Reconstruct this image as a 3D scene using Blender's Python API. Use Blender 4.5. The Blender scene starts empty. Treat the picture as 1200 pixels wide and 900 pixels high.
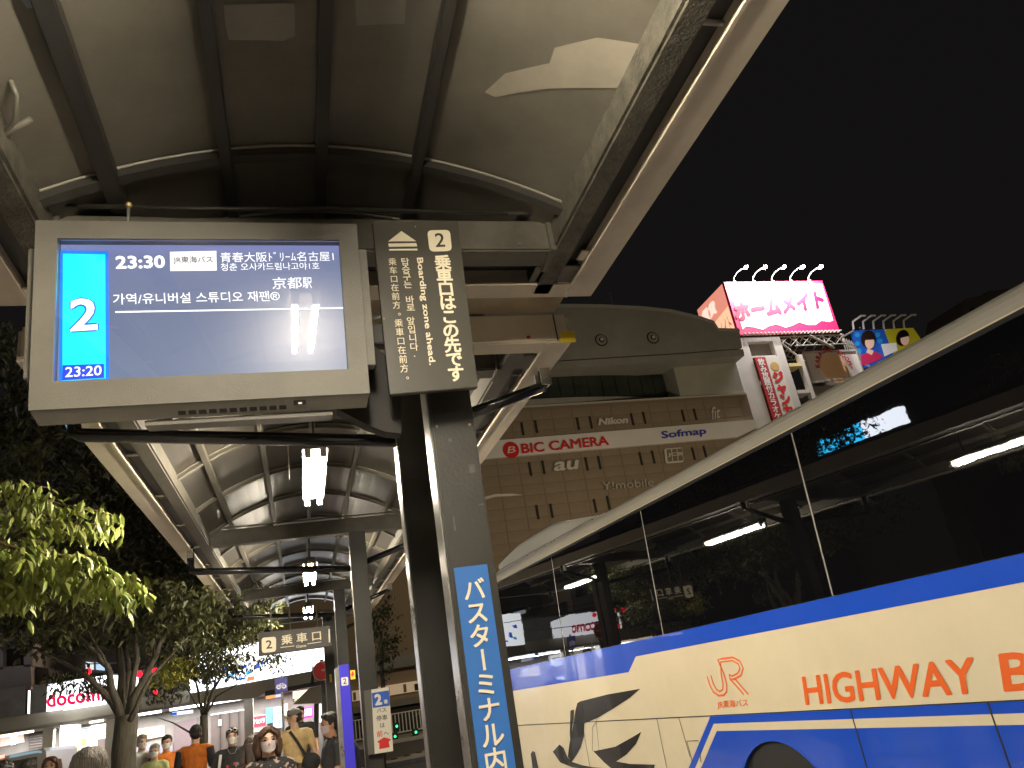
import bpy, bmesh, math, random
from mathutils import Vector, Matrix, noise as mnoise
random.seed(7)
S = bpy.context.scene
COL = S.collection
# ---------------------------------------------------------------- camera, world, exposure
H = 1.6
F = 891.0
RM = None
def _n(v): v = Vector(v); return v.normalized()
_U = _n((225 - 600, 450 + 1780, -F))
_Y = Vector((357 - 600, 450 - 846.7, -F)).normalized(); _Y = (_Y - _Y.dot(_U) * _U).normalized()
_X = _Y.cross(_U)
RM = Matrix((_X, _Y, _U))                                   # camera axes -> world axes
CAM = Vector((0, 0, H))
cd = bpy.data.cameras.new('camera'); cam = bpy.data.objects.new('camera', cd); COL.objects.link(cam)
cam.matrix_world = Matrix.Translation(CAM) @ RM.to_4x4()
cd.sensor_width = 36; cd.lens = 36 * F / 1200; cd.clip_start = 0.05; cd.clip_end = 2000
S.camera = cam
W = bpy.data.worlds.new('World'); S.world = W; W.use_nodes = True
nt = W.node_tree; bg = nt.nodes['Background']
sky = nt.nodes.new('ShaderNodeTexSky'); sky.sky_type = 'NISHITA'; sky.sun_disc = False
sky.sun_elevation = math.radians(-4); sky.sun_rotation = math.radians(200)
bg.inputs['Strength'].default_value = 0.02
nt.links.new(sky.outputs[0], bg.inputs['Color'])
bg2 = nt.nodes.new('ShaderNodeBackground'); bg2.inputs['Color'].default_value = (1.0, .90, .88, 1); bg2.inputs['Strength'].default_value = .005
ad = nt.nodes.new('ShaderNodeAddShader'); nt.links.new(bg.outputs[0], ad.inputs[0]); nt.links.new(bg2.outputs[0], ad.inputs[1])
nt.links.new(ad.outputs[0], nt.nodes['World Output'].inputs['Surface'])
S.view_settings.view_transform = 'Standard'; S.view_settings.look = 'None'
S.view_settings.exposure = 0.28; S.view_settings.gamma = 1
S.cycles.use_denoising = True
S.cycles.max_bounces = 6; S.cycles.sample_clamp_indirect = 6
LAMP = 430.0                                                # radiance of the fluorescent tubes

# ---------------------------------------------------------------- helpers
def ray(px, py): return RM @ Vector((px - 600, 450 - py, -F))
def at(px, py, x=None, y=None, z=None):
    d = ray(px, py)
    t = x / d.x if x is not None else y / d.y if y is not None else (z - H) / d.z
    return CAM + t * d
class Plane:
    """a flat surface: point p, unit u (right), v (up), n towards the viewer"""
    def __init__(s, p, u, v):
        s.p = Vector(p); s.u = _n(u); s.v = _n(v); s.n = s.u.cross(s.v)
    def hit(s, px, py, lift=0):
        d = ray(px, py); t = (s.p - CAM).dot(s.n) / d.dot(s.n); return CAM + t * d + s.n * lift
    def uv(s, px, py):
        q = s.hit(px, py) - s.p; return q.dot(s.u), q.dot(s.v)
    def pt(s, a, b, lift=0): return s.p + s.u * a + s.v * b + s.n * lift

_m = {}
def mat(name, col, rough=.55, metal=0, emit=0, ecol=None, bump=0, bscale=30, var=0, vscale=4, spec=.5, coat=0, stretch=None):
    if name in _m: return _m[name]
    m = bpy.data.materials.new(name); m.use_nodes = True; t = m.node_tree; b = t.nodes['Principled BSDF']
    c = (*col, 1); b.inputs['Base Color'].default_value = c; b.inputs['Roughness'].default_value = rough
    b.inputs['Metallic'].default_value = metal; b.inputs['Specular IOR Level'].default_value = spec
    b.inputs['Coat Weight'].default_value = coat; b.inputs['Coat Roughness'].default_value = .03
    if emit:
        b.inputs['Emission Color'].default_value = (*(ecol or col), 1); b.inputs['Emission Strength'].default_value = emit
    if var or bump:
        tc = t.nodes.new('ShaderNodeTexCoord'); src = tc.outputs['Object']
        if stretch:
            mp = t.nodes.new('ShaderNodeMapping'); mp.inputs['Scale'].default_value = stretch
            t.links.new(src, mp.inputs[0]); src = mp.outputs[0]
    if var:
        n = t.nodes.new('ShaderNodeTexNoise'); n.inputs['Scale'].default_value = vscale; n.inputs['Detail'].default_value = 6
        n.inputs['Roughness'].default_value = .65
        t.links.new(src, n.inputs['Vector'])
        r = t.nodes.new('ShaderNodeValToRGB'); r.color_ramp.elements[0].position = .32; r.color_ramp.elements[1].position = .68
        r.color_ramp.elements[0].color = (*[x * (1 - var) for x in col], 1)
        r.color_ramp.elements[1].color = (*[min(1, x * (1 + var * .7)) for x in col], 1)
        t.links.new(n.outputs['Fac'], r.inputs[0]); t.links.new(r.outputs[0], b.inputs['Base Color'])
        mr = t.nodes.new('ShaderNodeMapRange'); mr.inputs['To Min'].default_value = max(.02, rough - .5 * var * rough); mr.inputs['To Max'].default_value = min(1, rough + .5 * var * rough)
        t.links.new(n.outputs['Fac'], mr.inputs['Value']); t.links.new(mr.outputs[0], b.inputs['Roughness'])
    if bump:
        n2 = t.nodes.new('ShaderNodeTexNoise'); n2.inputs['Scale'].default_value = bscale; n2.inputs['Detail'].default_value = 5
        t.links.new(src, n2.inputs['Vector'])
        bu = t.nodes.new('ShaderNodeBump'); bu.inputs['Strength'].default_value = bump; bu.inputs['Distance'].default_value = .02
        t.links.new(n2.outputs['Fac'], bu.inputs['Height']); t.links.new(bu.outputs[0], b.inputs['Normal'])
    _m[name] = m; return m

def worldloc(o):
    l = Vector((0, 0, 0))
    while o: l = l + o.location; o = o.parent
    return l
class MB:
    def __init__(s): s.v = []; s.f = []; s.mi = []
    def add(s, vs, fs, k=0):
        b = len(s.v); s.v += [Vector(q) for q in vs]; s.f += [tuple(b + i for i in f) for f in fs]; s.mi += [k] * len(fs); return s
    def box(s, x0, x1, y0, y1, z0, z1, k=0):
        return s.hexa([(x0, y0, z0), (x1, y0, z0), (x1, y1, z0), (x0, y1, z0)], [(x0, y0, z1), (x1, y0, z1), (x1, y1, z1), (x0, y1, z1)], k)
    def hexa(s, a, b, k=0):
        return s.add(list(a) + list(b), [(3, 2, 1, 0), (4, 5, 6, 7), (0, 1, 5, 4), (1, 2, 6, 5), (2, 3, 7, 6), (3, 0, 4, 7)], k)
    def prism(s, pts, off, k=0):
        """polygon pts extruded by vector off (behind)"""
        n = len(pts); off = Vector(off); a = [Vector(p) for p in pts]
        return s.add(a + [p + off for p in a], [tuple(range(n)), tuple(range(2 * n - 1, n - 1, -1))] + [(i, i + n, (i + 1) % n + n, (i + 1) % n) for i in range(n)], k)
    def strip(s, pts, w, n, off, k=0):
        """flat band of quads along pts, thickness vector off"""
        P = [Vector(p) for p in pts]; off = Vector(off); L = []; closed = (P[0] - P[-1]).length < 1e-6
        for i, p in enumerate(P):
            a, b_ = P[max(i - 1, 0)], P[min(i + 1, len(P) - 1)]
            if closed and i in (0, len(P) - 1): a, b_ = P[-2], P[1]
            t = (b_ - a).normalized().cross(n).normalized() * w / 2; L.append((p + t, p - t))
        for (a, b_), (c, d) in zip(L[:-1], L[1:]): s.hexa([a, b_, d, c], [a + off, b_ + off, d + off, c + off], k)
        return s
    def tube(s, pts, r, n=10, k=0, cap=True):
        pts = [Vector(p) for p in pts]; N = len(pts); rr = r if isinstance(r, (list, tuple)) else [r] * N
        base = len(s.v); up = None; rings = []
        for i, p in enumerate(pts):
            d = (pts[min(i + 1, N - 1)] - pts[max(i - 1, 0)]).normalized()
            if up is None: up = Vector((0, 0, 1)) if abs(d.z) < .9 else Vector((1, 0, 0))
            a = d.cross(up).normalized(); up = a.cross(d).normalized()
            rings.append([p + (a * math.cos(t) + up * math.sin(t)) * rr[i] for t in [2 * math.pi * j / n for j in range(n)]])
        vs = [q for R in rings for q in R]; fs = []
        for i in range(N - 1):
            for j in range(n):
                fs.append((i * n + j, i * n + (j + 1) % n, (i + 1) * n + (j + 1) % n, (i + 1) * n + j))
        if cap: fs += [tuple(range(n - 1, -1, -1)), tuple((N - 1) * n + j for j in range(n))]
        return s.add(vs, fs, k)
    def ell(s, c, r, n=12, m=8, k=0, rot=None):
        c = Vector(c); r = (r, r, r) if isinstance(r, (int, float)) else r; vs = []; fs = []
        for i in range(m + 1):
            th = math.pi * i / m
            for j in range(n):
                ph = 2 * math.pi * j / n; q = Vector((r[0] * math.sin(th) * math.cos(ph), r[1] * math.sin(th) * math.sin(ph), r[2] * math.cos(th)))
                if rot: q = rot @ q
                vs.append(c + q)
        for i in range(m):
            for j in range(n):
                a = i * n + j; b = i * n + (j + 1) % n
                if i == 0: fs.append((a, a + n, b + n))
                elif i == m - 1: fs.append((a, a + n, b))
                else: fs.append((a, a + n, b + n, b))
        return s.add(vs, fs, k)
    def build(s, name, m, parent=None, smooth=False, bevel=0):
        me = bpy.data.meshes.new(name); off = worldloc(parent) if parent else Vector((0, 0, 0))
        me.from_pydata([q - off for q in s.v], [], s.f)
        ms = m if isinstance(m, (list, tuple)) else [m]
        for q in ms: me.materials.append(q)
        if len(ms) > 1: me.polygons.foreach_set('material_index', s.mi)
        if not smooth:
            b = bmesh.new(); b.from_mesh(me); bmesh.ops.remove_doubles(b, verts=b.verts, dist=1e-5)
            bmesh.ops.recalc_face_normals(b, faces=b.faces)
            if bevel: bmesh.ops.bevel(b, geom=list(b.edges), offset=bevel, segments=2, affect='EDGES', clamp_overlap=True)
            b.to_mesh(me); b.free()
        if smooth: me.polygons.foreach_set('use_smooth', [True] * len(me.polygons))
        o = bpy.data.objects.new(name, me); COL.objects.link(o)
        if parent: o.parent = parent
        return o
def thing(name, label, cat, loc=(0, 0, 0), group=None, kind=None):
    o = bpy.data.objects.new(name, None); COL.objects.link(o); o.location = loc; o.empty_display_size = .1
    return tag(o, label, cat, group, kind)
def tag(o, label=None, cat=None, group=None, kind=None):
    if label: o['label'] = label
    if cat: o['category'] = cat
    if group: o['group'] = group
    if kind: o['kind'] = kind
    return o
def struct(name, b, m, **k):
    o = b.build(name, m, **k); o['kind'] = 'structure'; return o
def copy_tree(o, parent=None):
    c = o.copy(); COL.objects.link(c); c.parent = parent
    for ch in o.children: copy_tree(ch, c)
    return c

_g = {}
def glyph(ch, bold=0, res=3):
    """2D outline mesh of a string, em = 1"""
    k = (ch, bold)
    if k in _g: return _g[k]
    cu = bpy.data.curves.new('t', 'FONT'); cu.body = ch; cu.size = 1; cu.resolution_u = res
    ob = bpy.data.objects.new('t', cu); me = ob.to_mesh()
    v0 = [(v.co.x, v.co.y, 0.0) for v in me.vertices]; f0 = [tuple(p.vertices) for p in me.polygons]; vs = list(v0); fs = list(f0); N = len(v0)
    if bold > .002 and N:                                      # heavier weight: the outline laid again, shifted all round, each layer a hair in front
        K = 6 if bold > .02 else 4
        for i in range(K):
            a = 2 * math.pi * (i + .5) / K; vs += [(x + bold * math.cos(a), y + bold * math.sin(a), .004 * (i + 1)) for x, y, _ in v0]; fs += [tuple(j + N * (i + 1) for j in f) for f in f0]
    ob.to_mesh_clear(); bpy.data.objects.remove(ob); bpy.data.curves.remove(cu)
    _g[k] = (vs, fs); return _g[k]
def lettering(s, P, U, V, m, parent, bold=0, name='lettering', depth=0):
    """string fitted to the box P, P+U, P+V"""
    vs, fs = glyph(s, bold)
    if not vs: return None
    x0 = min(v[0] for v in vs); x1 = max(v[0] for v in vs); y0 = min(v[1] for v in vs); y1 = max(v[1] for v in vs)
    P = Vector(P); U = Vector(U); V = Vector(V); n = U.cross(V).normalized()
    sc_ = V.length / max(y1 - y0, 1e-6) if V.length < U.length else U.length / max(x1 - x0, 1e-6)
    q = [P + U * ((v[0] - x0) / (x1 - x0)) + V * ((v[1] - y0) / max(y1 - y0, 1e-6)) + n * (v[2] * sc_ * .12 + depth) for v in vs]
    b = MB(); b.add(q, fs)
    if depth:
        vs, fs = glyph(s, 0); q = [P + U * ((v[0] - x0) / (x1 - x0)) + V * ((v[1] - y0) / max(y1 - y0, 1e-6)) for v in vs]
    if depth:                                                  # raised letters
        b0 = len(b.v); b.v += q + [a + n * (depth - .002) for a in q]
        from collections import Counter
        ec = Counter(frozenset((f[i], f[(i + 1) % len(f)])) for f in fs for i in range(len(f)))
        N = len(q)
        for e, c in ec.items():
            if c == 1:
                i, j = tuple(e); b.f.append((b0 + i, b0 + j, b0 + j + N, b0 + i + N)); b.mi.append(0)
    me = bpy.data.meshes.new(name); off = worldloc(parent)
    me.from_pydata([a - off for a in b.v], [], b.f); me.materials.append(m)
    o = bpy.data.objects.new(name, me); COL.objects.link(o); o.parent = parent; return o
def wpx(s, pl, bl, br, tl, m, parent, bold=0, lift=.002, depth=0, name='lettering'):
    P = pl.hit(*bl, lift); return lettering(s, P, pl.hit(*br, lift) - P, pl.hit(*tl, lift) - P, m, parent, bold, name, depth)
def column(chars, pl, a, b, size, step, m, parent, bold=0, lift=.002, rotbar='ー', su=1.0):
    """vertical text: cell centres from (a,b) downwards in plane coordinates"""
    mb = MB()
    for i, ch in enumerate(chars):
        if ch == ' ': continue
        vs, fs = glyph(ch, bold)
        cy = b - i * step
        q = []
        for v in vs:
            x, y = (v[0] - .5), (v[1] - .36)
            if ch in rotbar: x, y = y * 1.0, -x
            if ch in '。.': x += .45; y += .35
            q.append(pl.pt(a + x * size * su, cy + y * size, lift + v[2] * size * .15))
        mb.add(q, fs)
    return mb_raw(mb, 'lettering', m, parent)
def mb_raw(mb, name, m, parent):
    me = bpy.data.meshes.new(name); off = worldloc(parent); me.from_pydata([a - off for a in mb.v], [], mb.f); me.materials.append(m)
    o = bpy.data.objects.new(name, me); COL.objects.link(o); o.parent = parent; return o
def sheet(pl, pts, m, parent, name, lift=.002, thick=.002, px=True):
    q = [(pl.hit(*p, lift) if px else pl.pt(*p, lift)) for p in pts]
    return MB().prism(q, -pl.n * thick).build(name, m, parent)
def ribbon(pts, w, n):
    """flat ribbon polygon pieces along 3D pts with width w in the plane of normal n"""
    pts = [Vector(p) for p in pts]; L = []; R = []
    for i, p in enumerate(pts):
        d = (pts[min(i + 1, len(pts) - 1)] - pts[max(i - 1, 0)]).normalized(); a = d.cross(n).normalized() * w / 2
        L.append(p + a); R.append(p - a)
    return L + R[::-1]

# ---------------------------------------------------------------- materials
M = dict(
    asphalt=mat('asphalt', (.05, .05, .05), .85, bump=.5, bscale=60, var=.3),
    paving=mat('paving', (.36, .33, .30), .8, bump=.3, var=.25),
    kerb=mat('kerb_concrete', (.35, .33, .3), .8, var=.2),
    dark=mat('dark_painted_steel', (.034, .032, .027), .42, var=.22, vscale=3, bump=.08, bscale=80),
    beam=mat('beam_grey_brown', (.095, .086, .068), .5, var=.3, vscale=5, bump=.1),
    dusty=mat('dusty_box_beam', (.078, .071, .052), .8, var=.55, vscale=14, bump=.5, bscale=90),
    soffit=mat('dark_soffit', (.016, .014, .014), .5, var=.3),
    cream=mat('cream_gutter', (.55, .485, .38), .45, var=.16, vscale=2.5, bump=.05),
    steel=mat('stainless_steel', (.55, .53, .48), .28, metal=.85, var=.2, vscale=9),
    black=mat('black_gloss_tube', (.012, .012, .014), .22, coat=.5),
    panel=mat('smoked_roof_panel', (.040, .035, .028), .30, var=.35, vscale=2.2, bump=.04, bscale=6),
    trimline=mat('rib_trim_line', (.20, .18, .14), .4),
    panelA=mat('smoked_roof_panel_pale', (.095, .086, .068), .42, var=.3, vscale=2.2, bump=.04, bscale=6),  # paler than the panels of the far canopy
    film=mat('painted_reflection', (.24, .215, .17), .5, var=.15),  # pale tone standing in for a reflection on the glossy panels
    rib=mat('rib_aluminium', (.13, .12, .095), .4, metal=.3, var=.2),
    housing=mat('display_housing', (.16, .15, .125), .5, var=.16, vscale=3.2, bump=.12, bscale=260),
    sign=mat('sign_brown_grey', (.048, .044, .033), .45, var=.14, vscale=6),
    ink=mat('cream_letters', (.86, .78, .58), .5),
    tube=mat('lit_tube', (1, .9, .7), .5, emit=LAMP, ecol=(1, .89, .70)),
    white=mat('white_paint', (.8, .78, .74), .4),
    bluesign=mat('blue_strip_print', (.035, .16, .50), .45, var=.06),
)
def em(name, c, s): return mat('lit_' + name, tuple(x * .5 for x in c), .5, emit=s, ecol=c)

# ---------------------------------------------------------------- ground
struct('road', MB().box(-400, 400, -60, 900, -1, -.12), M['asphalt'])
struct('pavement', MB().box(-9, 1.75, -14, 19.4, -.5, 0), M['paving'])
struct('kerb', MB().box(1.754, 1.95, -14, 19.4, -.5, -.004), M['kerb'], bevel=.02)
struct('plaza', MB().box(-40, .9, 19.5, 21.4, -.5, -.01), M['paving'])

# ---------------------------------------------------------------- canopies
ZS = .0215
def canopy(name, label, cx, y0, y1, slope, beams, ribs, pole_cx, far_end, near_end, arms, purl, K=1.0):
    root = thing(name, label, 'canopy', (cx, y0, 0))
    Z = lambda y: 3.25 + slope * (y - 3.6)
    def run(x0, x1, za, zb, ya, yb, nm, m, bev=0):
        b = MB().hexa([(x0, ya, Z(ya) + za), (x1, ya, Z(ya) + za), (x1, yb, Z(yb) + za), (x0, yb, Z(yb) + za)],
                      [(x0, ya, Z(ya) + zb), (x1, ya, Z(ya) + zb), (x1, yb, Z(yb) + zb), (x0, yb, Z(yb) + zb)])
        return b.build(nm, m, root, bevel=bev)
    RISE = .355 if slope else .245
    arc = lambda d: RISE * (1 - (d / 1.0) ** 2) + .09        # vault underside above Z
    for s in (-1, 1):
        def xx(a, b_): return (cx + K * a, cx + K * b_) if s > 0 else (cx - K * b_, cx - K * a)
        g = [ya for ya in [y0] + [q for q in [y0 + 4.3 * i for i in range(1, 9)] if q < y1 - 1] + [y1]]
        for a, b_ in zip(g[:-1], g[1:]):                        # gutter in lengths with open joints
            run(*xx(1.175, 1.300), 0, .014, a + .002, b_ - .002, 'gutter', M['cream'])
            run(*xx(1.288, 1.302), .0145, .15, a + .002, b_ - .002, 'gutter_side', M['cream'])
            run(*xx(1.160, 1.174), -.004, .10, a + .002, b_ - .002, 'gutter_lip', M['cream'])
        run(*xx(1.085, 1.159), .045, .06, y0, y1, 'soffit_strip', M['soffit'])
        run(*xx(.975, 1.08), .0, .13, y0 + .02, y1 - .02, 'eave_beam', M['beam'] if slope else M['dusty'], .012)
        for q in range(int((y1 - y0) / 1.05)):
            y = y0 + .5 + q * 1.05
            MB().tube([(cx + s * K * 1.07, y, Z(y) + .03), (cx + s * K * 1.175, y, Z(y) + .03)], .009, 8).build('bolt', M['steel'], root)
    for d, w_ in purl:
        run(cx + K * d - w_, cx + K * d + w_, arc(d) - .035, arc(d) + .012, y0 + .05, y1 - .05, 'purlin', M['rib'] if slope else mat('purlin_dark', (.022, .02, .017), .5), .004)
    for y in ribs:
        L = []; n = 20
        for i in range(n + 1):
            d = -.99 + 1.98 * i / n; L.append((d, Z(y) + arc(d)))
        b = MB()
        for (d0, z0), (d1, z1) in zip(L[:-1], L[1:]):
            b.hexa([(cx + K * d0, y - .022, z0 - .022), (cx + K * d1, y - .022, z1 - .022), (cx + K * d1, y + .022, z1 - .022), (cx + K * d0, y + .022, z0 - .022)],
                   [(cx + K * d0, y - .022, z0 + .016), (cx + K * d1, y - .022, z1 + .016), (cx + K * d1, y + .022, z1 + .016), (cx + K * d0, y + .022, z0 + .016)])
        rb_ = b.build('rib', M['rib'] if slope else M['dark'], root)
        MB().tube([(cx + K * d, y - .026, z_ + .012) for d, z_ in L], .0055, 6).build('rib_trim', M['trimline'], rb_)
    ys = [y0 + .05] + list(ribs) + [y1 - .05]; ds = (-1.02, -.78, -.38, 0, .38, .78, 1.02)
    for a, b_ in zip(ys[:-1], ys[1:]):
        if b_ - a < .1: continue
        for d0, d1 in zip(ds[:-1], ds[1:]):
            m = MB(); n = 4
            for i in range(n):
                e0 = d0 + (d1 - d0) * i / n; e1 = d0 + (d1 - d0) * (i + 1) / n; t = .02
                ya, yb = a + .012, b_ - .012
                m.add([(cx + K * e0, ya, Z(ya) + arc(e0) + t), (cx + K * e1, ya, Z(ya) + arc(e1) + t), (cx + K * e1, yb, Z(yb) + arc(e1) + t), (cx + K * e0, yb, Z(yb) + arc(e0) + t)], [(0, 3, 2, 1)])
            m2 = MB(); m2.v = m.v + [q + Vector((0, 0, .006)) for q in m.v]; N = len(m.v); m2.f = m.f + [tuple(N + k for k in reversed(f)) for f in m.f]; m2.mi = [0] * len(m2.f)
            m2.build('roof_panel', M['panel'] if slope else M['panelA'], root)
    for y in beams:
        b = MB().box(cx - K * .97, cx + K * .97, y - .065, y + .065, Z(y), Z(y) + .15)
        b.build('cross_beam', M['beam'], root, bevel=.008)
        for s in (-1, 1):                                       # end plates that carry the eave beams
            MB().box(cx + s * K * .972 - .012, cx + s * K * .972 + .012, y - .09, y + .09, Z(y) - .012, Z(y) + .17).build('end_plate', M['beam'], root, bevel=.004)
            MB().box(cx + s * K * 1.13 - .05, cx + s * K * 1.13 + .05, y - .03, y + .03, Z(y) + .062, Z(y) + .10).build('gutter_bracket', M['rib'], root)
        MB().tube([(cx - K * .97, y - .09, Z(y) + .165), (cx + K * .93, y - .09, Z(y) + .165)], .008, 8).build('conduit', M['rib'] if slope else M['dark'], root)
        px0 = pole_cx - K * .083; px1 = pole_cx + K * .083
        p = MB().box(px0, px1, y - .08, y + .08, 0, Z(y) - .001).build('pole', M['dark'], root, bevel=.006)
        MB().box(px0 - .004, px0 - .0005, y - .055, y + .055, .25, Z(y) - .25).build('side_strip', M['steel'], p)
        MB().box(px0 - .03, px1 + .03, y - .11, y + .11, .0, .015).build('base_plate', M['steel'], p)
        if arms:
            za = Z(y) - .36
            l = MB().tube([(px0, y, za), (cx - K * 1.13, y, za + .14), (cx - K * 1.155, y, za + .155), (cx - K * 1.165, y, za + .20), (cx - K * 1.165, y, Z(y) + .02)], .034, 14, cap=True).build('stay_arm', M['black'], root, smooth=True)
            r = MB().tube([(px1, y, za + .05), (cx + K * 1.22, y, Z(y) - .1), (cx + K * 1.25, y, Z(y) - .08), (cx + K * 1.26, y, Z(y) + .02)], .032, 14).build('stay_arm', M['black'], root, smooth=True)
            for q in (-.05, .05):
                MB().box(cx - K * 1.19, cx - K * 1.14, y + q - .004, y + q + .004, Z(y) - .09, Z(y) - .001).build('arm_clevis', M['steel'], l)
                MB().box(cx + K * 1.22, cx + K * 1.28, y + q - .004, y + q + .004, Z(y) - .10, Z(y) - .001).build('arm_clevis', M['steel'], r)
    for ye, s, on in ((y0, 1, near_end), (y1, -1, far_end)):
        if not on: continue
        zb = Z(ye)
        ya, yb = (ye, ye + s * .115) if s > 0 else (ye - .115, ye)
        eg = MB().box(cx - K * 1.16, cx + K * 1.1585, min(ya, yb), max(ya, yb), zb, zb + .014).build('end_gutter', M['cream'], root)
        MB().box(cx - K * 1.285, cx + K * 1.285, ye - s * .0 - .007, ye + .007, zb + .015, zb + .165).build('gutter_face', mat('cream_lit_face', (.70, .62, .48), .5, var=.12, vscale=3), root)  # lighter than the gutter cream, light on this face put into its colour
        if on == 'A' or on == 'E':
            MB().box(cx - K * 1.1, cx + K * 1.1, ye - .26, ye - .125, zb + .07, zb + .085).build('soffit_strip', M['soffit'], root)
    return root, Z, arc

canA, ZA, arcA = canopy('bus_stop_canopy', 'near glazed bus stop canopy overhead with dusty beams above the display', .165, -7.5, 2.95, 0,
    (-5.9, -1.6, 2.62), (-6.6, -5.3, -4.1, -2.9, -1.8, -.75, .3, 1.35, 2.40, 2.82), .565, 'E', None, False, ((-.76, .03), (-.36, .02), (0, .022), (.38, .02)), .95)
canB, ZB, arcB = canopy('bus_stop_canopy', 'far lit bus stop canopy with ribbed barrel roof running away behind the display', .165, 3.44, 17.3, ZS,
    (3.84, 8.1, 12.6, 17.0), (3.7, 4.75, 5.85, 6.95, 8.0, 9.1, 10.2, 11.3, 12.4, 13.5, 14.6, 15.7, 16.8), .615, None, 'B', True, ((-.78, .022), (-.38, .02), (0, .022), (.38, .02), (.78, .02)))
# dirt-streaked flashing that bridges the gap between both canopies
MB().box(-1.0, 1.40, 3.0, 3.43, 3.425, 3.432).build('flashing', mat('brown_flashing', (.30, .24, .16), .5, var=.25), canB)
# corner pieces, stickers and clips at the canopy ends
PB = Plane((0, 3.433, 3.25), (1, 0, 0), (0, 0, 1))
sheet(PB, [(657, 402.4), (675, 401), (672, 387.6), (656.6, 389)], mat('yellow_sticker', (.62, .47, .03), .5, var=.2), canB, 'sticker', .003)
st = sheet(PB, [(616, 398.5), (635.5, 397), (635.5, 392), (616, 393.5)], mat('pale_sticker', (.7, .6, .5), .5), canB, 'sticker', .003)
sheet(PB, [(617, 397.6), (621, 397.3), (621, 393.8), (617, 394.1)], mat('red_print', (.5, .04, .03), .5), st, 'mark', .006)
for a in (1.47,):
    MB().box(1.385, 1.39, 3.428, 3.4325, 3.255, 3.41).build('joint', M['soffit'], canB)
for px in (22.0,):
    MB().tube([at(8, 85, z=3.42), at(20, 112, z=3.36), at(18, 140, z=3.34), at(5, 158, z=3.33), at(-12, 170, z=3.32)], .008, 8).build('cable', M['rib'], canA, smooth=True)
MB().tube([at(-30, 166, z=3.33), at(2, 160, z=3.33), at(36, 140, z=3.34)], .010, 8).build('conduit', M['beam'], canA, smooth=True)
# small brackets left of the gutter ends of the near canopy
for (x, y) in ((1.30, 2.60), (1.30, 2.86)):
    MB().box(x - .07, x + .04, y - .02, y + .05, 3.262, 3.27).build('corner_bracket', M['cream'], canA)
    MB().tube([(x - .02, y + .015, 3.262), (x - .02, y + .015, 3.25)], .008, 8).build('bolt', M['dark'], canA)
for z_, y0_ in ((3.262, 2.70),):
    MB().box(1.06, 1.265, y0_, y0_ + .20, z_, z_ + .008).build('corner_plate', M['beam'], canA)
    MB().tube([(1.14, 2.80, 3.262), (1.19, 2.82, 3.25)], .006, 6).build('latch', M['dark'], canA)
MB().box(1.16, 1.37, 3.62, 3.80, 3.262, 3.27).build('corner_plate', M['beam'], canB)
for i, (px, py) in enumerate(((745, 181), (750, 171), (754, 152), (760, 140), (781, 110), (774, 128), (812, 62), (700, 236))):
    p_ = at(px, py, z=3.30); MB().ell((p_.x, p_.y, 3.302), (.009, .009, .006), 8, 6).build('bolt', M['cream'], canA, smooth=True)
resid = mat('sticker_residue', (.10, .095, .08), .75, var=.4, vscale=40)
for x_, z_, w_, h_ in ((.50, 1.62, .03, .02), (.60, 2.32, .022, .03), (.54, 2.44, .012, .012), (.615, 2.20, .02, .006), (.52, 2.12, .006, .05)):
    MB().box(x_, x_ + w_, 2.5385, 2.5395, z_, z_ + h_).build('sticker_residue', resid, canA)
for x_, z_ in ((.505, 2.50), (.625, 2.50), (.505, 1.2), (.625, 1.2)):
    MB().ell((x_, 2.539, z_), (.006, .004, .006), 8, 6).build('screw', M['steel'], canA, smooth=True)
for s_ in (-1, 1):
    for x_ in (-.6, -.1, .45, .95): MB().ell((x_, 2.554, 3.25 + .075 + s_ * .045), (.010, .005, .010), 8, 6).build('bolt', M['rib'], canA, smooth=True)
MB().tube([(-.75, 2.50, 3.40), (-.3, 2.49, 3.385), (.2, 2.50, 3.405), (.9, 2.50, 3.39)], .007, 6).build('cable', M['dark'], canA, smooth=True)
# reflections painted as pale patches on the inside of the near roof panels
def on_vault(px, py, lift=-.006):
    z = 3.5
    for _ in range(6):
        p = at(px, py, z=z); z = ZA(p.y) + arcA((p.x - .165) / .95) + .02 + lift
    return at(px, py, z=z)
def film(poly, nm='reflection_patch', m=None):  # each film is a painted reflection on the near roof panels
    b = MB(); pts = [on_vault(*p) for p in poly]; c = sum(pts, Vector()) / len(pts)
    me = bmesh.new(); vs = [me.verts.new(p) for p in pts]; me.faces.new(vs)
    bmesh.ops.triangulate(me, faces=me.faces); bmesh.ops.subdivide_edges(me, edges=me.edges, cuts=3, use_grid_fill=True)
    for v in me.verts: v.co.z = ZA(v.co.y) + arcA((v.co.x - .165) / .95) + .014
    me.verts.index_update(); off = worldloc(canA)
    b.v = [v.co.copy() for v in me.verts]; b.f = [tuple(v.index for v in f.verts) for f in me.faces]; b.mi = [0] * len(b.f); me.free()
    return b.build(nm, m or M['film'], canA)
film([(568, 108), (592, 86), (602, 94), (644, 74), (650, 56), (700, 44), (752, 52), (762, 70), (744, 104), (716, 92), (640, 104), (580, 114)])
film([(262, 6), (345, 4), (346, 42), (332, 48), (268, 47), (264, 30)], m=mat('painted_reflection_b', (.17, .155, .13), .5, var=.2))
film([(416, -4), (476, -6), (474, 28), (418, 30)], m=_m['painted_reflection_b'])
film([(20, -6), (92, -8), (60, 6), (32, 10)], m=mat('painted_reflection_c', (.2, .22, .26), .4, var=.3))

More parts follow.
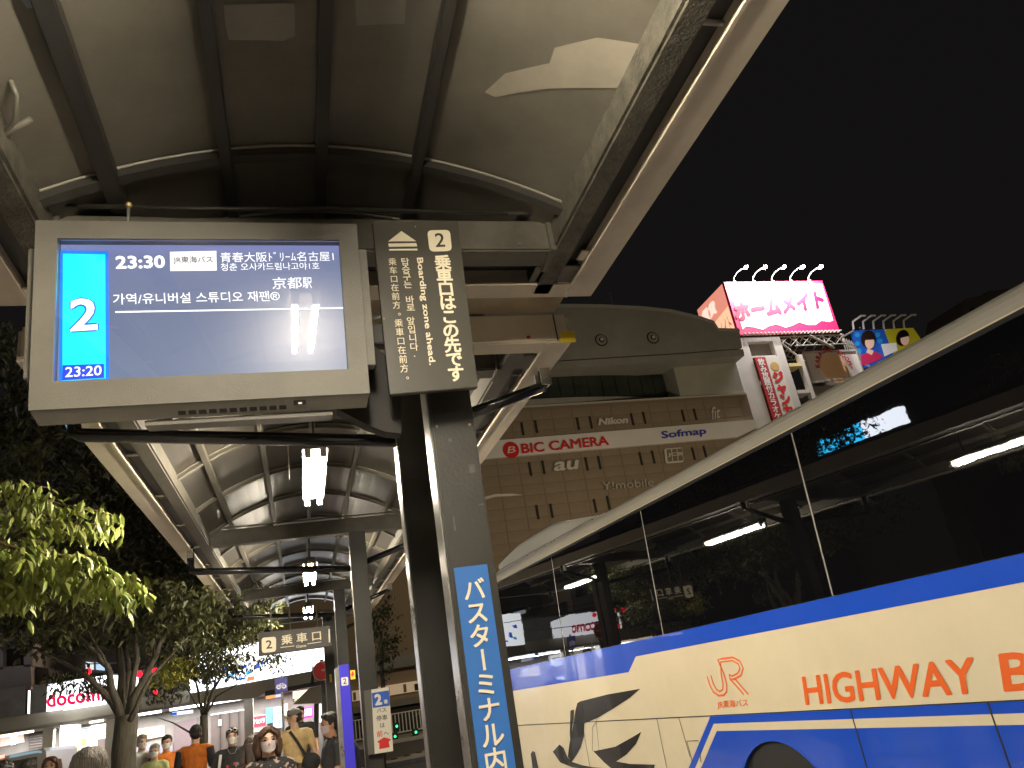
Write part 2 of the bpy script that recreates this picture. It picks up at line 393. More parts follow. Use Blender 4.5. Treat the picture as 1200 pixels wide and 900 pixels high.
# ---------------------------------------------------------------- fluorescent lamps
def lamp(x, y, z, label, grp='twin tube lamps under the canopies'):
    root = thing('fluorescent_lamp', label, 'lamp', (x, y, z), grp)
    MB().box(x - .055, x + .055, y - .66, y + .66, z + .055, z + .10).build('housing', M['beam'], root, bevel=.01)
    MB().hexa([(x - .08, y - .62, z + .035), (x + .08, y - .62, z + .035), (x + .08, y + .62, z + .035), (x - .08, y + .62, z + .035)],
              [(x - .05, y - .62, z + .054), (x + .05, y - .62, z + .054), (x + .05, y + .62, z + .054), (x - .05, y + .62, z + .054)]).build('reflector', M['beam'], root)
    for s in (-1, 1):
        MB().tube([(x + s * .048, y - .60, z), (x + s * .048, y + .60, z)], .0145, 10).build('tube', M['tube'], root, smooth=True)
        for e in (-1, 1):
            MB().box(x + s * .048 - .02, x + s * .048 + .02, y + e * .615 - .014, y + e * .615 + .014, z - .02, z + .04).build('tube_holder', M['white'], root)
    for e in (-.45, .45):
        MB().tube([(x, y + e, z + .10), (x, y + e, z + .42)], .009, 8).build('hanger_rod', M['rib'], root)
    return root
lamp(.15, 5.42, 3.17, 'nearest lit twin tube lamp hanging behind the display')
lamp(.15, 9.65, 3.22, 'second lit twin tube lamp, above the second black stay arm')
lamp(.15, 13.9, 3.30, 'third lit twin tube lamp, just over the gate sign')
lamp(.10, .66, 3.17, 'lit twin tube lamp overhead mirrored in the display screen')
lamp(.10, -3.6, 3.17, 'lit twin tube lamp behind the viewer under the near canopy')
# strip of thin pendant chain beside the first lamp
MB().tube([(-.02, 5.6, 3.55), (-.02, 5.6, 3.25)], .004, 6).build('pull_chain', M['steel'], canB)

# ---------------------------------------------------------------- display
T = math.radians(7.2)
PD = Plane((0, 2.3, 2.87), (1, 0.0, 0), (0, -math.sin(T), math.cos(T)))
disp = thing('departure_display', 'large grey departure display with lit blue screen showing 23:30', 'display', (-.24, 2.3, 2.5))
q = {k: PD.uv(*v) for k, v in dict(tl=(40, 258), tr=(417, 262.5), bl=(34.7, 482), br=(434.4, 459.5), sl=(65, 280), sr=(396, 280), sbl=(63, 447), sbr=(410, 432)).items()}
x0 = (q['tl'][0] + q['bl'][0]) / 2; x1 = (q['tr'][0] + q['br'][0]) / 2; z1 = (q['tl'][1] + q['tr'][1]) / 2; z0 = (q['bl'][1] + q['br'][1]) / 2
s0 = (q['sl'][0] + q['sbl'][0]) / 2; s1 = (q['sr'][0] + q['sbr'][0]) / 2; t1 = (q['sl'][1] + q['sr'][1]) / 2; t0 = (q['sbl'][1] + q['sbr'][1]) / 2
def slab(pl, a0, a1, b0, b1, d0, d1, nm, m, par, bev=0):
    return MB().hexa([pl.pt(a0, b0, d0), pl.pt(a1, b0, d0), pl.pt(a1, b1, d0), pl.pt(a0, b1, d0)], [pl.pt(a0, b0, d1), pl.pt(a1, b0, d1), pl.pt(a1, b1, d1), pl.pt(a0, b1, d1)]).build(nm, m, par, bevel=bev)
slab(PD, x0, x1, t1, z1, -.055, 0, 'bezel_top', M['housing'], disp)
slab(PD, x0, x1, z0, t0, -.055, 0, 'bezel_bottom', M['housing'], disp)
slab(PD, x0, s0, t0, t1, -.055, 0, 'bezel_side', M['housing'], disp)
slab(PD, s1, x1, t0, t1, -.055, 0, 'bezel_side', M['housing'], disp)
# tapered underside with the vents, then the back box
MB().hexa([PD.pt(x0 + .002, z0, -.004), PD.pt(x1 - .002, z0, -.004), PD.pt(x1 - .01, z0 - .036, -.05), PD.pt(x0 + .015, z0 - .036, -.05)],
          [PD.pt(x0 + .002, z0 + .02, -.054), PD.pt(x1 - .002, z0 + .02, -.054), PD.pt(x1 - .01, z0 + .02, -.16), PD.pt(x0 + .015, z0 + .02, -.16)]).build('lower_housing', M['housing'], disp)
slab(PD, x0 + .02, x1 - .02, z0 + .01, z1 - .01, -.17, -.056, 'back_housing', M['housing'], disp, .01)
slab(PD, x0 + .30, x1 - .12, z0 - .052, z0 - .037, -.14, -.06, 'lower_tray', M['housing'], disp)
pu = PD.pt(x0, z0, -.004); nv = (PD.pt(x0, z0 - .036, -.05) - pu).normalized(); PV = Plane(pu, PD.u, -nv)
for i in range(11):
    a = .40 * 1.0 + i * .030
    sheet(PV, [(a, -.046), (a + .022, -.046), (a + .022, -.030), (a, -.030)], mat('vent_dark', (.02, .018, .015), .8), disp, 'vent_slot', .001, .001, px=False)
a = .745
sw = sheet(PV, [(a, -.03), (a + .038, -.03), (a + .038, -.012), (a, -.012)], mat('vent_dark', (.02, .018, .015), .8), disp, 'sensor_window', .002, .002, px=False)
sheet(PV, [(a + .014, -.025), (a + .026, -.025), (a + .026, -.018), (a + .014, -.018)], em('sensor', (.9, .85, .7), .6), sw, 'sensor', .005, .001, px=False)
for a0, a1 in ((x0 - .026, x0 - .002), (x1 + .002, x1 + .03)):
    slab(PD, a0, a1, t0 + .02, t1 - .02, -.09, -.03, 'side_flange', M['housing'], disp, .003)
scr = mat('screen_lit', (.02, .02, .03), .3)
t = scr.node_tree; b = t.nodes['Principled BSDF']; tc = t.nodes.new('ShaderNodeTexCoord'); sx = t.nodes.new('ShaderNodeSeparateXYZ'); t.links.new(tc.outputs['Generated'], sx.inputs[0])
rp = t.nodes.new('ShaderNodeValToRGB'); rp.color_ramp.elements[0].color = (.17, .215, .32, 1); rp.color_ramp.elements[1].color = (.20, .23, .46, 1)
rp.color_ramp.elements[1].position = .98; rp.color_ramp.elements[0].position = .1; e_ = rp.color_ramp.elements.new(.5); e_.color = (.14, .18, .29, 1)
e2 = rp.color_ramp.elements.new(.9); e2.color = (.155, .19, .34, 1)
t.links.new(sx.outputs[2], rp.inputs[0]); t.links.new(rp.outputs[0], b.inputs['Emission Color']); b.inputs['Emission Strength'].default_value = 1.0
screen = slab(PD, s0 - .003, s1 + .003, t0 - .003, t1 + .003, -.050, -.046, 'screen', scr, disp)
LS = -.045
def spx(pts, m, nm, lift=LS): 
    return sheet(PD, pts, m, screen, nm, lift + .0005, .0004)
# tap positions were read on the front plane; correct for the recess is negligible
cy = em('cyan', (.0, .62, 1.0), 1.25); dkb = em('deep_blue', (.01, .05, .62), 1.0); wl = em('white_text', (1, 1, 1), 1.05)
wh = spx([(64, 446), (124, 442), (123, 287), (65, 286)], em('blue_edge', (.0, .17, .95), 1.0), 'column_border', LS)
colp = spx([(68, 442), (120, 438.5), (119.5, 291), (69, 290)], cy, 'column_panel', LS + .001)
sheet(PD, [(68, 441), (118, 438), (118, 421.5), (68.5, 423)], dkb, screen, 'time_box', LS + .0025, .0005)
wpx('23:20', PD, (71.5, 437.5), (115, 435), (72, 425.5), wl, screen, .012, LS + .0035)
wpx('2', PD, (76, 384.5), (112, 382.5), (76, 343), em('navy', (.0, .08, .45), 1.0), screen, .050, LS + .0025)
wpx('2', PD, (77.5, 383), (110.5, 381), (77.5, 344.5), wl, screen, .02, LS + .0035)
wpx('23:30', PD, (132, 308.5), (191, 307.5), (131.5, 293), wl, screen, .03, LS + .002)
lb = sheet(PD, [(197, 311), (252.5, 310.5), (252, 287), (196.5, 288)], em('logo_white', (1, 1, 1), .80), screen, 'logo_box', LS + .001, .0005)
wpx('JR東海バス', PD, (201, 303), (248, 302.5), (200.5, 294), em('dark_text', (.10, .10, .14), .1), screen, .012, LS + .003)
wpx('青春大阪ﾄﾞﾘｰﾑ名古屋1', PD, (257, 301), (392, 299.5), (256.5, 289), wl, screen, .004, LS + .002)
wpx('청춘 오사카드림나고야1호', PD, (257.5, 311), (375, 309.5), (257, 302), wl, screen, .004, LS + .002)
wpx('京都', PD, (319, 333), (354, 332), (318.5, 319), wl, screen, .006, LS + .002)
wpx('駅', PD, (355, 332), (366, 332), (354.5, 319), wl, screen, .008, LS + .002)
wpx('가역/유니버설 스튜디오 재팬®', PD, (129, 351), (328, 347), (128.5, 338), wl, screen, .004, LS + .002)
sheet(PD, [(131.5, 360.6), (403, 356.2), (403, 354.6), (131.5, 358.8)], wl, screen, 'divider_line', LS + .002, .0005)
# clear cover glass, leaning a little less than the housing
gm = bpy.data.materials.new('cover_glass'); gm.use_nodes = True; t = gm.node_tree; t.nodes.clear()
o_ = t.nodes.new('ShaderNodeOutputMaterial'); mx = t.nodes.new('ShaderNodeMixShader'); tr = t.nodes.new('ShaderNodeBsdfTransparent'); gl = t.nodes.new('ShaderNodeBsdfGlossy'); fr = t.nodes.new('ShaderNodeFresnel')
gl.inputs['Roughness'].default_value = .012; fr.inputs['IOR'].default_value = 1.5
tr.inputs[0].default_value = (.96, .96, .97, 1)
t.links.new(fr.outputs[0], mx.inputs[0]); t.links.new(tr.outputs[0], mx.inputs[1]); t.links.new(gl.outputs[0], mx.inputs[2]); t.links.new(mx.outputs[0], o_.inputs[0])
slab(PD, s0 + .001, s1 - .001, t0 + .001, t1 - .001, -.014, -.010, 'cover_glass', gm, disp)
# mounting: rod above, dark bracket to the pole
p = at(150, 262, y=2.36); MB().tube([p + Vector((0, 0, -.03)), p + Vector((0, 0, .07))], .005, 8).build('rod', M['steel'], disp); MB().ell(p + Vector((0, 0, .075)), .011).build('rod_knob', mat('brass', (.5, .38, .15), .4, metal=.6), disp, smooth=True)
br_ = [at(*p, y=2.50) for p in ((395, 479), (428, 497), (452, 506), (470, 508), (470, 430), (432, 400), (395, 400))]
MB().prism(br_, (0, .06, 0)).build('bracket', mat('bracket_black', (.018, .016, .014), .7), disp)
MB().box(-.05, .5, 2.50, 2.56, 2.82, 2.90).build('mounting_bar', M['dark'], disp, bevel=.004)

# ---------------------------------------------------------------- boarding zone sign on the pole
PS = Plane((.485, 2.36, 2.56), (1, 0, 0), (0, -math.sin(math.radians(3)), math.cos(math.radians(3))))
bs = thing('boarding_sign', 'tall brown-grey board reading boarding zone ahead, mounted high on the pole', 'sign', (.485, 2.37, 2.5))
MB().prism([PS.hit(*p) for p in ((457, 462), (560.2, 453.5), (536.5, 259.3), (436.5, 259.7))], -PS.n * .028).build('board', M['sign'], bs, bevel=.002)
ik = M['ink']
def f2(x, y): return (440 + x / 7.5, 255 + y / 7.5)
def f3(x, y): return (440 + x / 7.5, 345 + y / 7.5)
sheet(PS, [f2(110, 212), f2(355, 208), f2(228, 120)], ik, bs, 'arrow_mark', .002)
sheet(PS, [f2(118, 258), f2(366, 254), f2(358, 226), f2(112, 231)], ik, bs, 'arrow_bar', .002)
sheet(PS, [f2(121, 291), f2(370, 289), f2(367, 275), f2(119, 279)], ik, bs, 'arrow_bar', .002)
def rrect(pl, c, m, par, nm, lift, rad=.2, n=5):
    """rounded rectangle from four pixel corners bl br tr tl"""
    P = [pl.hit(*k, lift) for k in c]; out = []
    for i in range(4):
        a, b_, cc = P[i - 1], P[i], P[(i + 1) % 4]; r0 = b_ + (a - b_) * rad; r1 = b_ + (cc - b_) * rad
        for k in range(n + 1):
            s_ = k / n; out.append((1 - s_) ** 2 * r0 + 2 * s_ * (1 - s_) * b_ + s_ ** 2 * r1)
    return MB().prism(out, -pl.n * .002).build(nm, m, par)
rrect(PS, [f2(476, 300), f2(672, 294), f2(654, 110), f2(454, 114)], ik, bs, 'number_plate', .002, .22)
wpx('2', PS, f2(528, 264), f2(612, 261), f2(517, 142), M['sign'], bs, .012, .004)
def colpx(chars, pl, top, bot, size_px, m, par, bold=0, su=1.0):
    """column of characters from pixel centre top to pixel centre bot"""
    A = pl.uv(*top); B = pl.uv(*bot); n = len(chars) - 1; mb = MB()
    e = abs(pl.uv(top[0] + size_px, top[1])[0] - A[0])
    for i, ch in enumerate(chars):
        if ch == ' ': continue
        vs, fs = glyph(ch, bold); ca = A[0] + (B[0] - A[0]) * i / n; cb = A[1] + (B[1] - A[1]) * i / n; qs = []
        for v in vs:
            x, y = v[0] - .5, v[1] - .37
            if ch == 'ー': x, y = y, -x
            if ch in '。.': x += .30 if ch == '.' else .55; y += .25
            qs.append(pl.pt(ca + x * e * su, cb + y * e, .003 + v[2] * e * .15))
        mb.add(qs, fs)
    return mb_raw(mb, 'lettering', m, par)
colpx('乗車口はこの先です', PS, f2(590, 395), f3(706, 700), 19.5, ik, bs, .035)
colpx('乘车口在前方。', PS, f2(148, 392), f2(192, 850), 10.2, ik, bs, .006, .95)
colpx('乘車口在前方。', PS, f3(203, 255), f3(262, 735), 10.8, ik, bs, .006, .95)
colpx('탑승구는 바로', PS, f2(262, 392), f3(312, 118), 11.0, ik, bs, .010)
colpx('앞입니다.', PS, f3(312, 235), f3(350, 540), 11.0, ik, bs, .010)
def rotpx(s, pl, tl, tr, bl, m, par, bold):                    # text turned a quarter clockwise: reading downwards
    P = pl.hit(*tl, .003); return lettering(s, P, pl.hit(*bl, .003) - P, pl.hit(*tr, .003) - P, m, par, bold)
rotpx('Boarding zone ahead.', PS, f2(345, 358), f2(416, 354), f3(456, 628), ik, bs, .025)
for x, y in ((350, 82), (75, 800 + 90)):
    sheet(PS, [f2(x - 4, y + 4), f2(x + 4, y + 4), f2(x + 4, y - 4), f2(x - 4, y - 4)], M['steel'], bs, 'rivet', .003)
# blue strip sign
PP = Plane((.565, 2.535, 2), (1, 0, 0), (0, 0, 1))
ss = thing('strip_sign', 'long blue strip sign with cream katakana down the front of the near pole', 'sign', (.57, 2.53, .3))
A = PP.uv(531.5, 665); B = PP.uv(571, 662); zt = (A[1] + B[1]) / 2
xa = (PP.uv(531.5, 665)[0] + PP.uv(561, 900)[0]) / 2; xb = (PP.uv(571, 662)[0] + PP.uv(604, 900)[0]) / 2
xa += .565; xb += .565
MB().prism([(xa, 2.532, .35), (xb, 2.532, .35), (xb, 2.532, 2 + zt), (xa, 2.532, 2 + zt)], (0, .003, 0)).build('strip', M['bluesign'], ss)
PQ = Plane((.565, 2.531, 2), (1, 0, 0), (0, 0, 1))
colpx('バスターミナル内の乗場', PQ, (555.5, 691), (593, 988), 27, M['ink'], ss, .02)

# ---------------------------------------------------------------- the highway bus
th = math.radians(7.0)
BD = Vector((-math.sin(th), math.cos(th), 0)); BN = Vector((math.cos(th), math.sin(th), 0))   # along, away from us
D0 = 4.508
PBs = Plane(BN * D0, -BD, (0, 0, 1))                         # n points to the viewer (-BN)
def bp(s, z, t=0): return BN * (D0 + t) + BD * s + Vector((0, 0, z))
bus = thing('highway_bus', 'cream and blue highway coach with black windows parked beside the canopy', 'bus', bp(6, 0, 1.2))
cream = mat('bus_cream_paint', (.80, .70, .50), .24, coat=.7, var=.05, vscale=1.6, bump=.03, bscale=2.2)
bblue = mat('bus_blue_paint', (.012, .085, .66), .2, coat=.8, bump=.03, bscale=2.2, var=.05, vscale=2)
orange = mat('bus_orange_print', (.85, .14, .015), .4)
bblack = mat('bus_black_print', (.018, .015, .014), .25, coat=.5)
gap = mat('bus_gap', (.02, .02, .02), .8)
trim = mat('bus_trim', (.03, .03, .032), .35)
glass = mat('bus_window_glass', (.004, .004, .005), .015, spec=.62, bump=.05, bscale=1.3)
SA, SB = .9, 12.3
ws, wz, wr = 5.83, .24, .62
def side_outline(s0, s1, z0, z1):
    pts = [(s0, z0)]
    if s0 < ws < s1 and z0 < wz + wr:
        h = math.sqrt(max(0, wr ** 2 - (z0 - wz) ** 2)); a0 = math.atan2(z0 - wz, -h); a1 = math.atan2(z0 - wz, h)
        if a0 < 0: a0 += 2 * math.pi
        pts += [(ws + wr * math.cos(a0 + (a1 - a0) * i / 18), wz + wr * math.sin(a0 + (a1 - a0) * i / 18)) for i in range(19)]
    return pts + [(s1, z0), (s1, z1), (s0, z1)]
for (a, b_, nm) in ((SA, SB, 'side_panel'),):
    MB().prism([bp(s, z) for s, z in side_outline(a, b_, .32, 3.2)], BN * .03).build(nm, cream, bus)
# roof cant and roof, extruded profile
prof = [(0, 3.201), (.004, 3.24), (.015, 3.28), (.04, 3.32), (.085, 3.355), (.16, 3.385), (.3, 3.41), (1.25, 3.44), (2.2, 3.41), (2.34, 3.385), (2.46, 3.32), (2.5, 3.201)]
m = MB()
for (t0_, z0_), (t1_, z1_) in zip(prof[:-1], prof[1:]):
    m.add([bp(SA, z0_, t0_), bp(SB, z0_, t0_), bp(SB, z1_, t1_), bp(SA, z1_, t1_)], [(0, 1, 2, 3)])
m.build('roof', mat('bus_roof_dimmed', (.40, .375, .32), .35, coat=.3), bus, smooth=True)  # greyer than the body, weaker light on the roof put into its colour
MB().hexa([bp(SA, .32, .031), bp(SB, .32, .031), bp(SB, .32, 2.47), bp(SA, .32, 2.47)], [bp(SA, 3.25, .031), bp(SB, 3.25, .031), bp(SB, 3.25, 2.47), bp(SA, 3.25, 2.47)]).build('inner_shell', trim, bus)
for sc_, nm in ((SA, 'rear_wall'), (SB, 'front_wall')):
    e = -.05 if sc_ == SA else .05
    MB().prism([bp(sc_, .32, .02), bp(sc_, .32, 2.48)] + [bp(sc_, z, t) for t, z in reversed(prof)], BD * e).build(nm, cream, bus)
MB().prism([bp(s, z, 2.471) for s, z in side_outline(SA, SB, .32, 3.2)], BN * .03).build('side_panel', cream, bus)
# roof unit
rz = [at(581, 657, x=None, y=11.2), None]
pts = [(12.2, 3.43), (12.2, 3.56), (11.2, 3.68), (9.9, 3.70), (8.3, 3.425)]
MB().prism([bp(s, z, .28) for s, z in pts], BN * 1.9).build('roof_unit', mat('bus_roof_dimmed2', (.27, .255, .22), .35, coat=.3), bus, bevel=.03)
MB().tube([bp(12.1, 3.41, .22), bp(8.2, 3.41, .22)], .012, 8).build('roof_rail', M['steel'], bus)
# windows
joints = [2.52, 4.62, 7.08, 9.50, 11.9]; sl = .085
for a, b_ in zip(joints[:-1], joints[1:]):
    a0, a1 = a + .012, b_ - .012
    sa = 0 if a == 2.52 else sl; sb_ = 0 if b_ == 11.9 else sl
    MB().prism([bp(a0 + sa * .5, 1.865, -.012), bp(a1 + sb_ * .5, 1.865, -.012), bp(a1 - sb_ * .5, 3.15, -.012), bp(a0 - sa * .5, 3.15, -.012)], BN * .010).build('window_pane', glass, bus)
    MB().hexa([bp(a0, 1.87, -.002), bp(a1, 1.87, -.002), bp(a1, 1.87, .01), bp(a0, 1.87, .01)], [bp(a0, 3.15, -.002), bp(a1, 3.15, -.002), bp(a1, 3.15, .01), bp(a0, 3.15, .01)]).build('window_backing', trim, bus)
for a in joints[1:-1]:
    MB().prism([bp(a - .008 + sl * .5, 1.87, -.009), bp(a + .008 + sl * .5, 1.87, -.009), bp(a + .008 - sl * .5, 3.15, -.009), bp(a - .008 - sl * .5, 3.15, -.009)], BN * .006).build('window_joint', mat('joint_grey', (.30, .28, .25), .4), bus)
MB().hexa([bp(2.44, 3.152, -.016), bp(11.9, 3.152, -.016), bp(11.9, 3.152, .01), bp(2.44, 3.152, .01)], [bp(2.44, 3.185, -.010), bp(11.9, 3.185, -.010), bp(11.9, 3.185, .01), bp(2.44, 3.185, .01)]).build('window_rail', trim, bus)
MB().hexa([bp(2.44, 1.85, -.010), bp(2.52, 1.85, -.010), bp(2.52, 1.85, .01), bp(2.44, 1.85, .01)], [bp(2.40, 3.152, -.010), bp(2.50, 3.152, -.010), bp(2.50, 3.152, .01), bp(2.40, 3.152, .01)]).build('window_end_trim', trim, bus)
# livery
zb = PBs.uv(1040, 712.8)[1]
stp = PBs.uv(745, 769); st2 = PBs.uv(736.7, 787.7); lft = PBs.uv(602, 809)
# Plane coordinates: u = -s
pl_s = lambda p: (-p[0], p[1])
blue_up = [(SA + .01, zb), (pl_s(stp)[0], zb), (pl_s(st2)[0], st2[1]), (12.2, st2[1] - .005), (12.2, 1.862), (SA + .01, 1.862)]
MB().prism([bp(s, z, -.003) for s, z in blue_up], BN * .0028).build('blue_stripe', bblue, bus)
c0 = PBs.uv(832.5, 838.5); c1 = PBs.uv(807, 900)
k_ = (-c1[0] + c0[0]) / (c0[1] - c1[1])                         # slant: ds per metre down
zt_ = 1.07
def slant(s, z): return s + (zt_ - z) * k_
sL = -c0[0]
lo = side_outline(SA + .01, slant(sL, .34), .34, zt_ - .006); lo[-2] = (sL, zt_ - .006)
MB().prism([bp(s, z, -.003) for s, z in lo], BN * .0028).build('blue_skirt', bblue, bus)
za_ = PBs.uv(1040, 841)[1]; zb_ = PBs.uv(1040, 852.5)[1]
cA = -PBs.uv(837.3, 849.6)[0]; cB = -PBs.uv(840.5, 857)[0]
stripe = [(SA + .01, zb_), (cB, zb_), (cB + (zb_ - .34) * k_, .34), (cA + (za_ - .34) * k_, .34), (cA, za_), (SA + .01, za_)]
MB().prism([bp(s, z, -.0055) for s, z in stripe], BN * .002).build('cream_stripe', cream, bus)
def line(pts, w, nm, m=gap, t=-.0065):
    MB().strip([bp(s, z, t) for s, z in pts], w, PBs.n, BN * .0015).build(nm, m, bus)
line([(SA, 1.07), (12.25, 1.07)], .008, 'panel_gap')
for s in (4.83, 3.68, 2.5):
    line([(s, 1.068), (s + .01, .34)], .012, 'panel_gap')
for s in (7.6, 9.4): line([(s, 1.068), (s + .01, .34)], .006, 'panel_gap')
for s in (4.2, 3.1, 2.0): line([(s, .52), (s - .16, .52), (s - .16, .46), (s, .46), (s, .52)], .008, 'hatch_latch')
def bpx(x, y): u, v = PBs.uv(x, y); return (-u, v)
def c7(x, y): return bpx(600 + x / 4.615, 720 + y / 4.615)
line([c7(463, 560), c7(460, 580), c7(438, 608), c7(437, 735), c7(470, 745)], .006, 'door_gap')
line([c7(458, 585), c7(475, 760)], .005, 'door_gap')
line([c7(905, 560), c7(965, 770)], .006, 'door_gap')
line([c7(1010, 682), c7(948, 685), c7(978, 800)], .008, 'hatch_gap')
line([c7(1018, 740), c7(1025, 800)], .015, 'hatch_latch')
MB().prism([bp(*p, -.006) for p in (c7(103, 755), c7(112, 738), c7(125, 745), c7(135, 790), c7(150, 860), c7(118, 870))], BN * .004).build('door_handle', bblack, bus)
for nm, P in (('bird_wing', [(325, 797), (303, 770), (312, 700), (330, 610), (345, 520), (355, 480), (370, 470), (520, 432), (695, 402), (640, 450), (560, 502), (470, 557), (392, 590), (390, 660), (373, 720), (350, 762)]),
              ('bird_tail', [(222, 742), (258, 703), (280, 722), (300, 770), (325, 797), (380, 815), (440, 826), (520, 834), (420, 838), (330, 828), (262, 800)]),
              ('bird_sliver', [(318, 520), (335, 514), (334, 560), (326, 620), (318, 690), (314, 640)]),
              ('bird_lower_wing', [(442, 740), (560, 715), (650, 665), (700, 635), (672, 700), (620, 758), (565, 795), (640, 808), (775, 812), (768, 835), (740, 860), (560, 850), (500, 800)])):
    MB().prism([bp(*c7(*p), -.0045) for p in P], BN * .002).build(nm, bblack, bus)
def c3(x, y): return bp(*bpx(580 + x / 3, 600 + y / 3), -.004)
for P, w in (([(747, 578), (755, 606), (768, 632), (788, 646), (806, 644), (816, 630), (816, 606), (806, 570), (784, 519), (800, 516), (838, 511), (862, 524), (874, 548), (866, 574), (842, 587), (828, 590)], .017),
             ([(760, 574), (768, 602), (780, 624), (792, 631), (802, 624), (803, 602), (796, 572), (795, 527), (836, 522), (856, 534), (862, 550), (855, 566), (836, 577), (824, 571)], .014),
             ([(828, 588), (850, 612), (876, 642)], .016), ([(846, 588), (866, 612), (892, 641)], .016), ([(824, 571), (828, 590)], .014)):
    MB().strip([c3(*p) for p in P], w, PBs.n, BN * .0015).build('company_mark', orange, bus)
P0 = c3(784, 694); lettering('JR東海バス', P0, c3(892, 688) - P0, c3(782, 664) - P0, orange, bus, .015)
def c4(x, y): return bp(*bpx(880 + x / 3.216, 620 + y / 3.216), -.004)
P0 = c4(208, 665); lettering('HIGHWAY', P0, c4(866, 620) - P0, c4(192, 555) - P0, orange, bus, .022)
s_ = bpx(1177, 811.2); zt2 = bpx(1169.8, 765.5)
P0 = bp(s_[0], s_[1], -.004); lettering('BUS', P0, -BD * .74, bp(*zt2, -.004) - P0, orange, bus, .022)
# wheel
MB().prism([bp(ws + .64 * math.cos(a), wz + .64 * math.sin(a), .032) for a in [i * math.pi / 12 for i in range(24)]], BN * .4).build('wheel_well', gap, bus)
MB().strip([bp(ws + wr * math.cos(a), wz + wr * math.sin(a), -.006) for a in [math.pi * i / 24 for i in range(25)]], .018, PBs.n, BN * .03).build('wheel_arch', bblue, bus)
def wheel(s, t0):
    w = MB(); cc = bp(s, .33, t0)
    prof_ = [(.0, .30), (.02, .42), (.04, .455), (.22, .455), (.24, .42), (.25, .30)]; n = 40; vs = []; fs = []
    for i in range(n):
        a = 2 * math.pi * i / n
        for d, r in prof_: vs.append(cc + BN * d + BD * math.cos(a) * r + Vector((0, 0, math.sin(a) * r)))
    K = len(prof_)
    for i in range(n):
        for j in range(K - 1): fs.append((i * K + j, i * K + j + 1, ((i + 1) % n) * K + j + 1, ((i + 1) % n) * K + j))
    w.add(vs, fs); ty = w.build('tyre', mat('tyre_rubber', (.045, .04, .032), .75, bump=.3), bus)
    MB().prism([cc + BN * .05 + BD * .31 * math.cos(a) + Vector((0, 0, .31 * math.sin(a))) for a in [i * math.pi / 14 for i in range(28)]], BN * .12).build('rim', M['steel'], bus)
wheel(5.70, .075)

# ---------------------------------------------------------------- department store far behind
PF = Plane((0, 60, 0), (1, 0, 0), (0, 0, 1))
dep = thing('department_store', 'broad brown-tiled department store with white sign band and curved grey top', 'building', (28, 75, 0))
brick = mat('facade_tile', (.255, .20, .142), .75, var=.16, vscale=.5, bump=.2, bscale=6)
brick2 = mat('facade_joint', (.21, .162, .112), .9)
grey = mat('facade_grey', (.31, .30, .27), .7, var=.15, vscale=.3)
MB().box(-2, 42.4, 60, 95, -1, 24.2).build('wall', brick2, dep)
pw, ph = 1.90, .95
tile = None
for i in range(18):
    for j in range(16):
        x = 9.0 + i * pw - (0 if i else 0); z = 8.6 + j * ph
        if x + pw > 42.6: continue
        if tile is None:
            tile = MB().box(-pw / 2 + .025, pw / 2 - .025, -.03, .0, -ph / 2 + .025, ph / 2 - .025).build('cladding_panel', brick, dep); base = tile.data; tt = tile
        else:
            tt = bpy.data.objects.new('cladding_panel', base); COL.objects.link(tt); tt.parent = dep
        tt.location = Vector((x + pw / 2, 60 - random.uniform(0, .012), z + ph / 2)) - dep.location
me = base; me.transform(Matrix.Translation(dep.location))       # mesh back to its own centre
slot = mat('slot_dark', (.02, .016, .012), .8)
for row_, hgt in (([(612, 503), (628, 500.5), (677, 497), (692, 495.5), (740.5, 492), (754.5, 490), (800, 487.5), (814, 486)], 1.15),
                  ([(621, 550), (636.5, 548), (687, 544), (702, 542.5), (750.5, 538), (765, 536), (812, 532), (825.5, 530)], 1.2),
                  ([(629.5, 600.5), (646, 599), (697, 593), (712.5, 589.5), (760, 584)], 1.2)):
    for p in row_:
        h_ = PF.hit(*p); MB().box(h_.x - .09, h_.x + .09, 59.86, 59.93, h_.z - hgt / 2, h_.z + hgt / 2).build('window_slot', slot, dep)
# white sign band
def fp(x, y, lift=0): return PF.hit(x, y, lift)
bandm = mat('band_white', (.74, .72, .70), .5, var=.05, vscale=.4)
MB().prism([Vector((8, 59.70, 19.55)), Vector((40.0, 59.70, 19.80)), Vector((42.35, 59.70, 20.6)), Vector((42.35, 59.70, 21.4)), Vector((8, 59.70, 21.1))], (0, .25, 0)).build('sign_band', bandm, dep)
PF2 = Plane((0, 59.66, 0), (1, 0, 0), (0, 0, 1))
red = mat('sign_red', (.62, .015, .02), .5); navy = mat('sign_navy', (.03, .05, .40), .5); pale = mat('letters_pale', (.62, .60, .55), .5)
c5 = lambda x, y: (560 + x / 6, 420 + y / 6)
c6 = lambda x, y: (740 + x / 6, 420 + y / 6)
wpx('BIC CAMERA', PF2, c5(310, 672), c5(922, 612), c5(302, 602), red, dep, .022, .0, .08)
h_ = PF2.hit(*c5(233, 643)); MB().prism([h_ + Vector((.72 * math.cos(a), 0, .74 * math.sin(a))) for a in [i * math.pi / 14 for i in range(28)]], (0, .03, 0)).build('round_mark', red, dep)
wpx('B', PF2, c5(208, 668), c5(262, 662), c5(215, 622), bandm, dep, .0, .05)
wpx('Sofmap', PF2, c6(215, 580), c6(528, 548), c6(207, 515), navy, dep, .02, 0, .08)
PF3 = Plane((0, 59.80, 0), (1, 0, 0), (0, 0, 1))
wpx('Nikon', PF3, c5(845, 474), c5(1052, 457), c5(850, 424), pale, dep, .05, 0, .10)
wpx('au', PF3, c5(530, 797), c5(700, 780), c5(538, 730), pale, dep, .03, 0, .10)
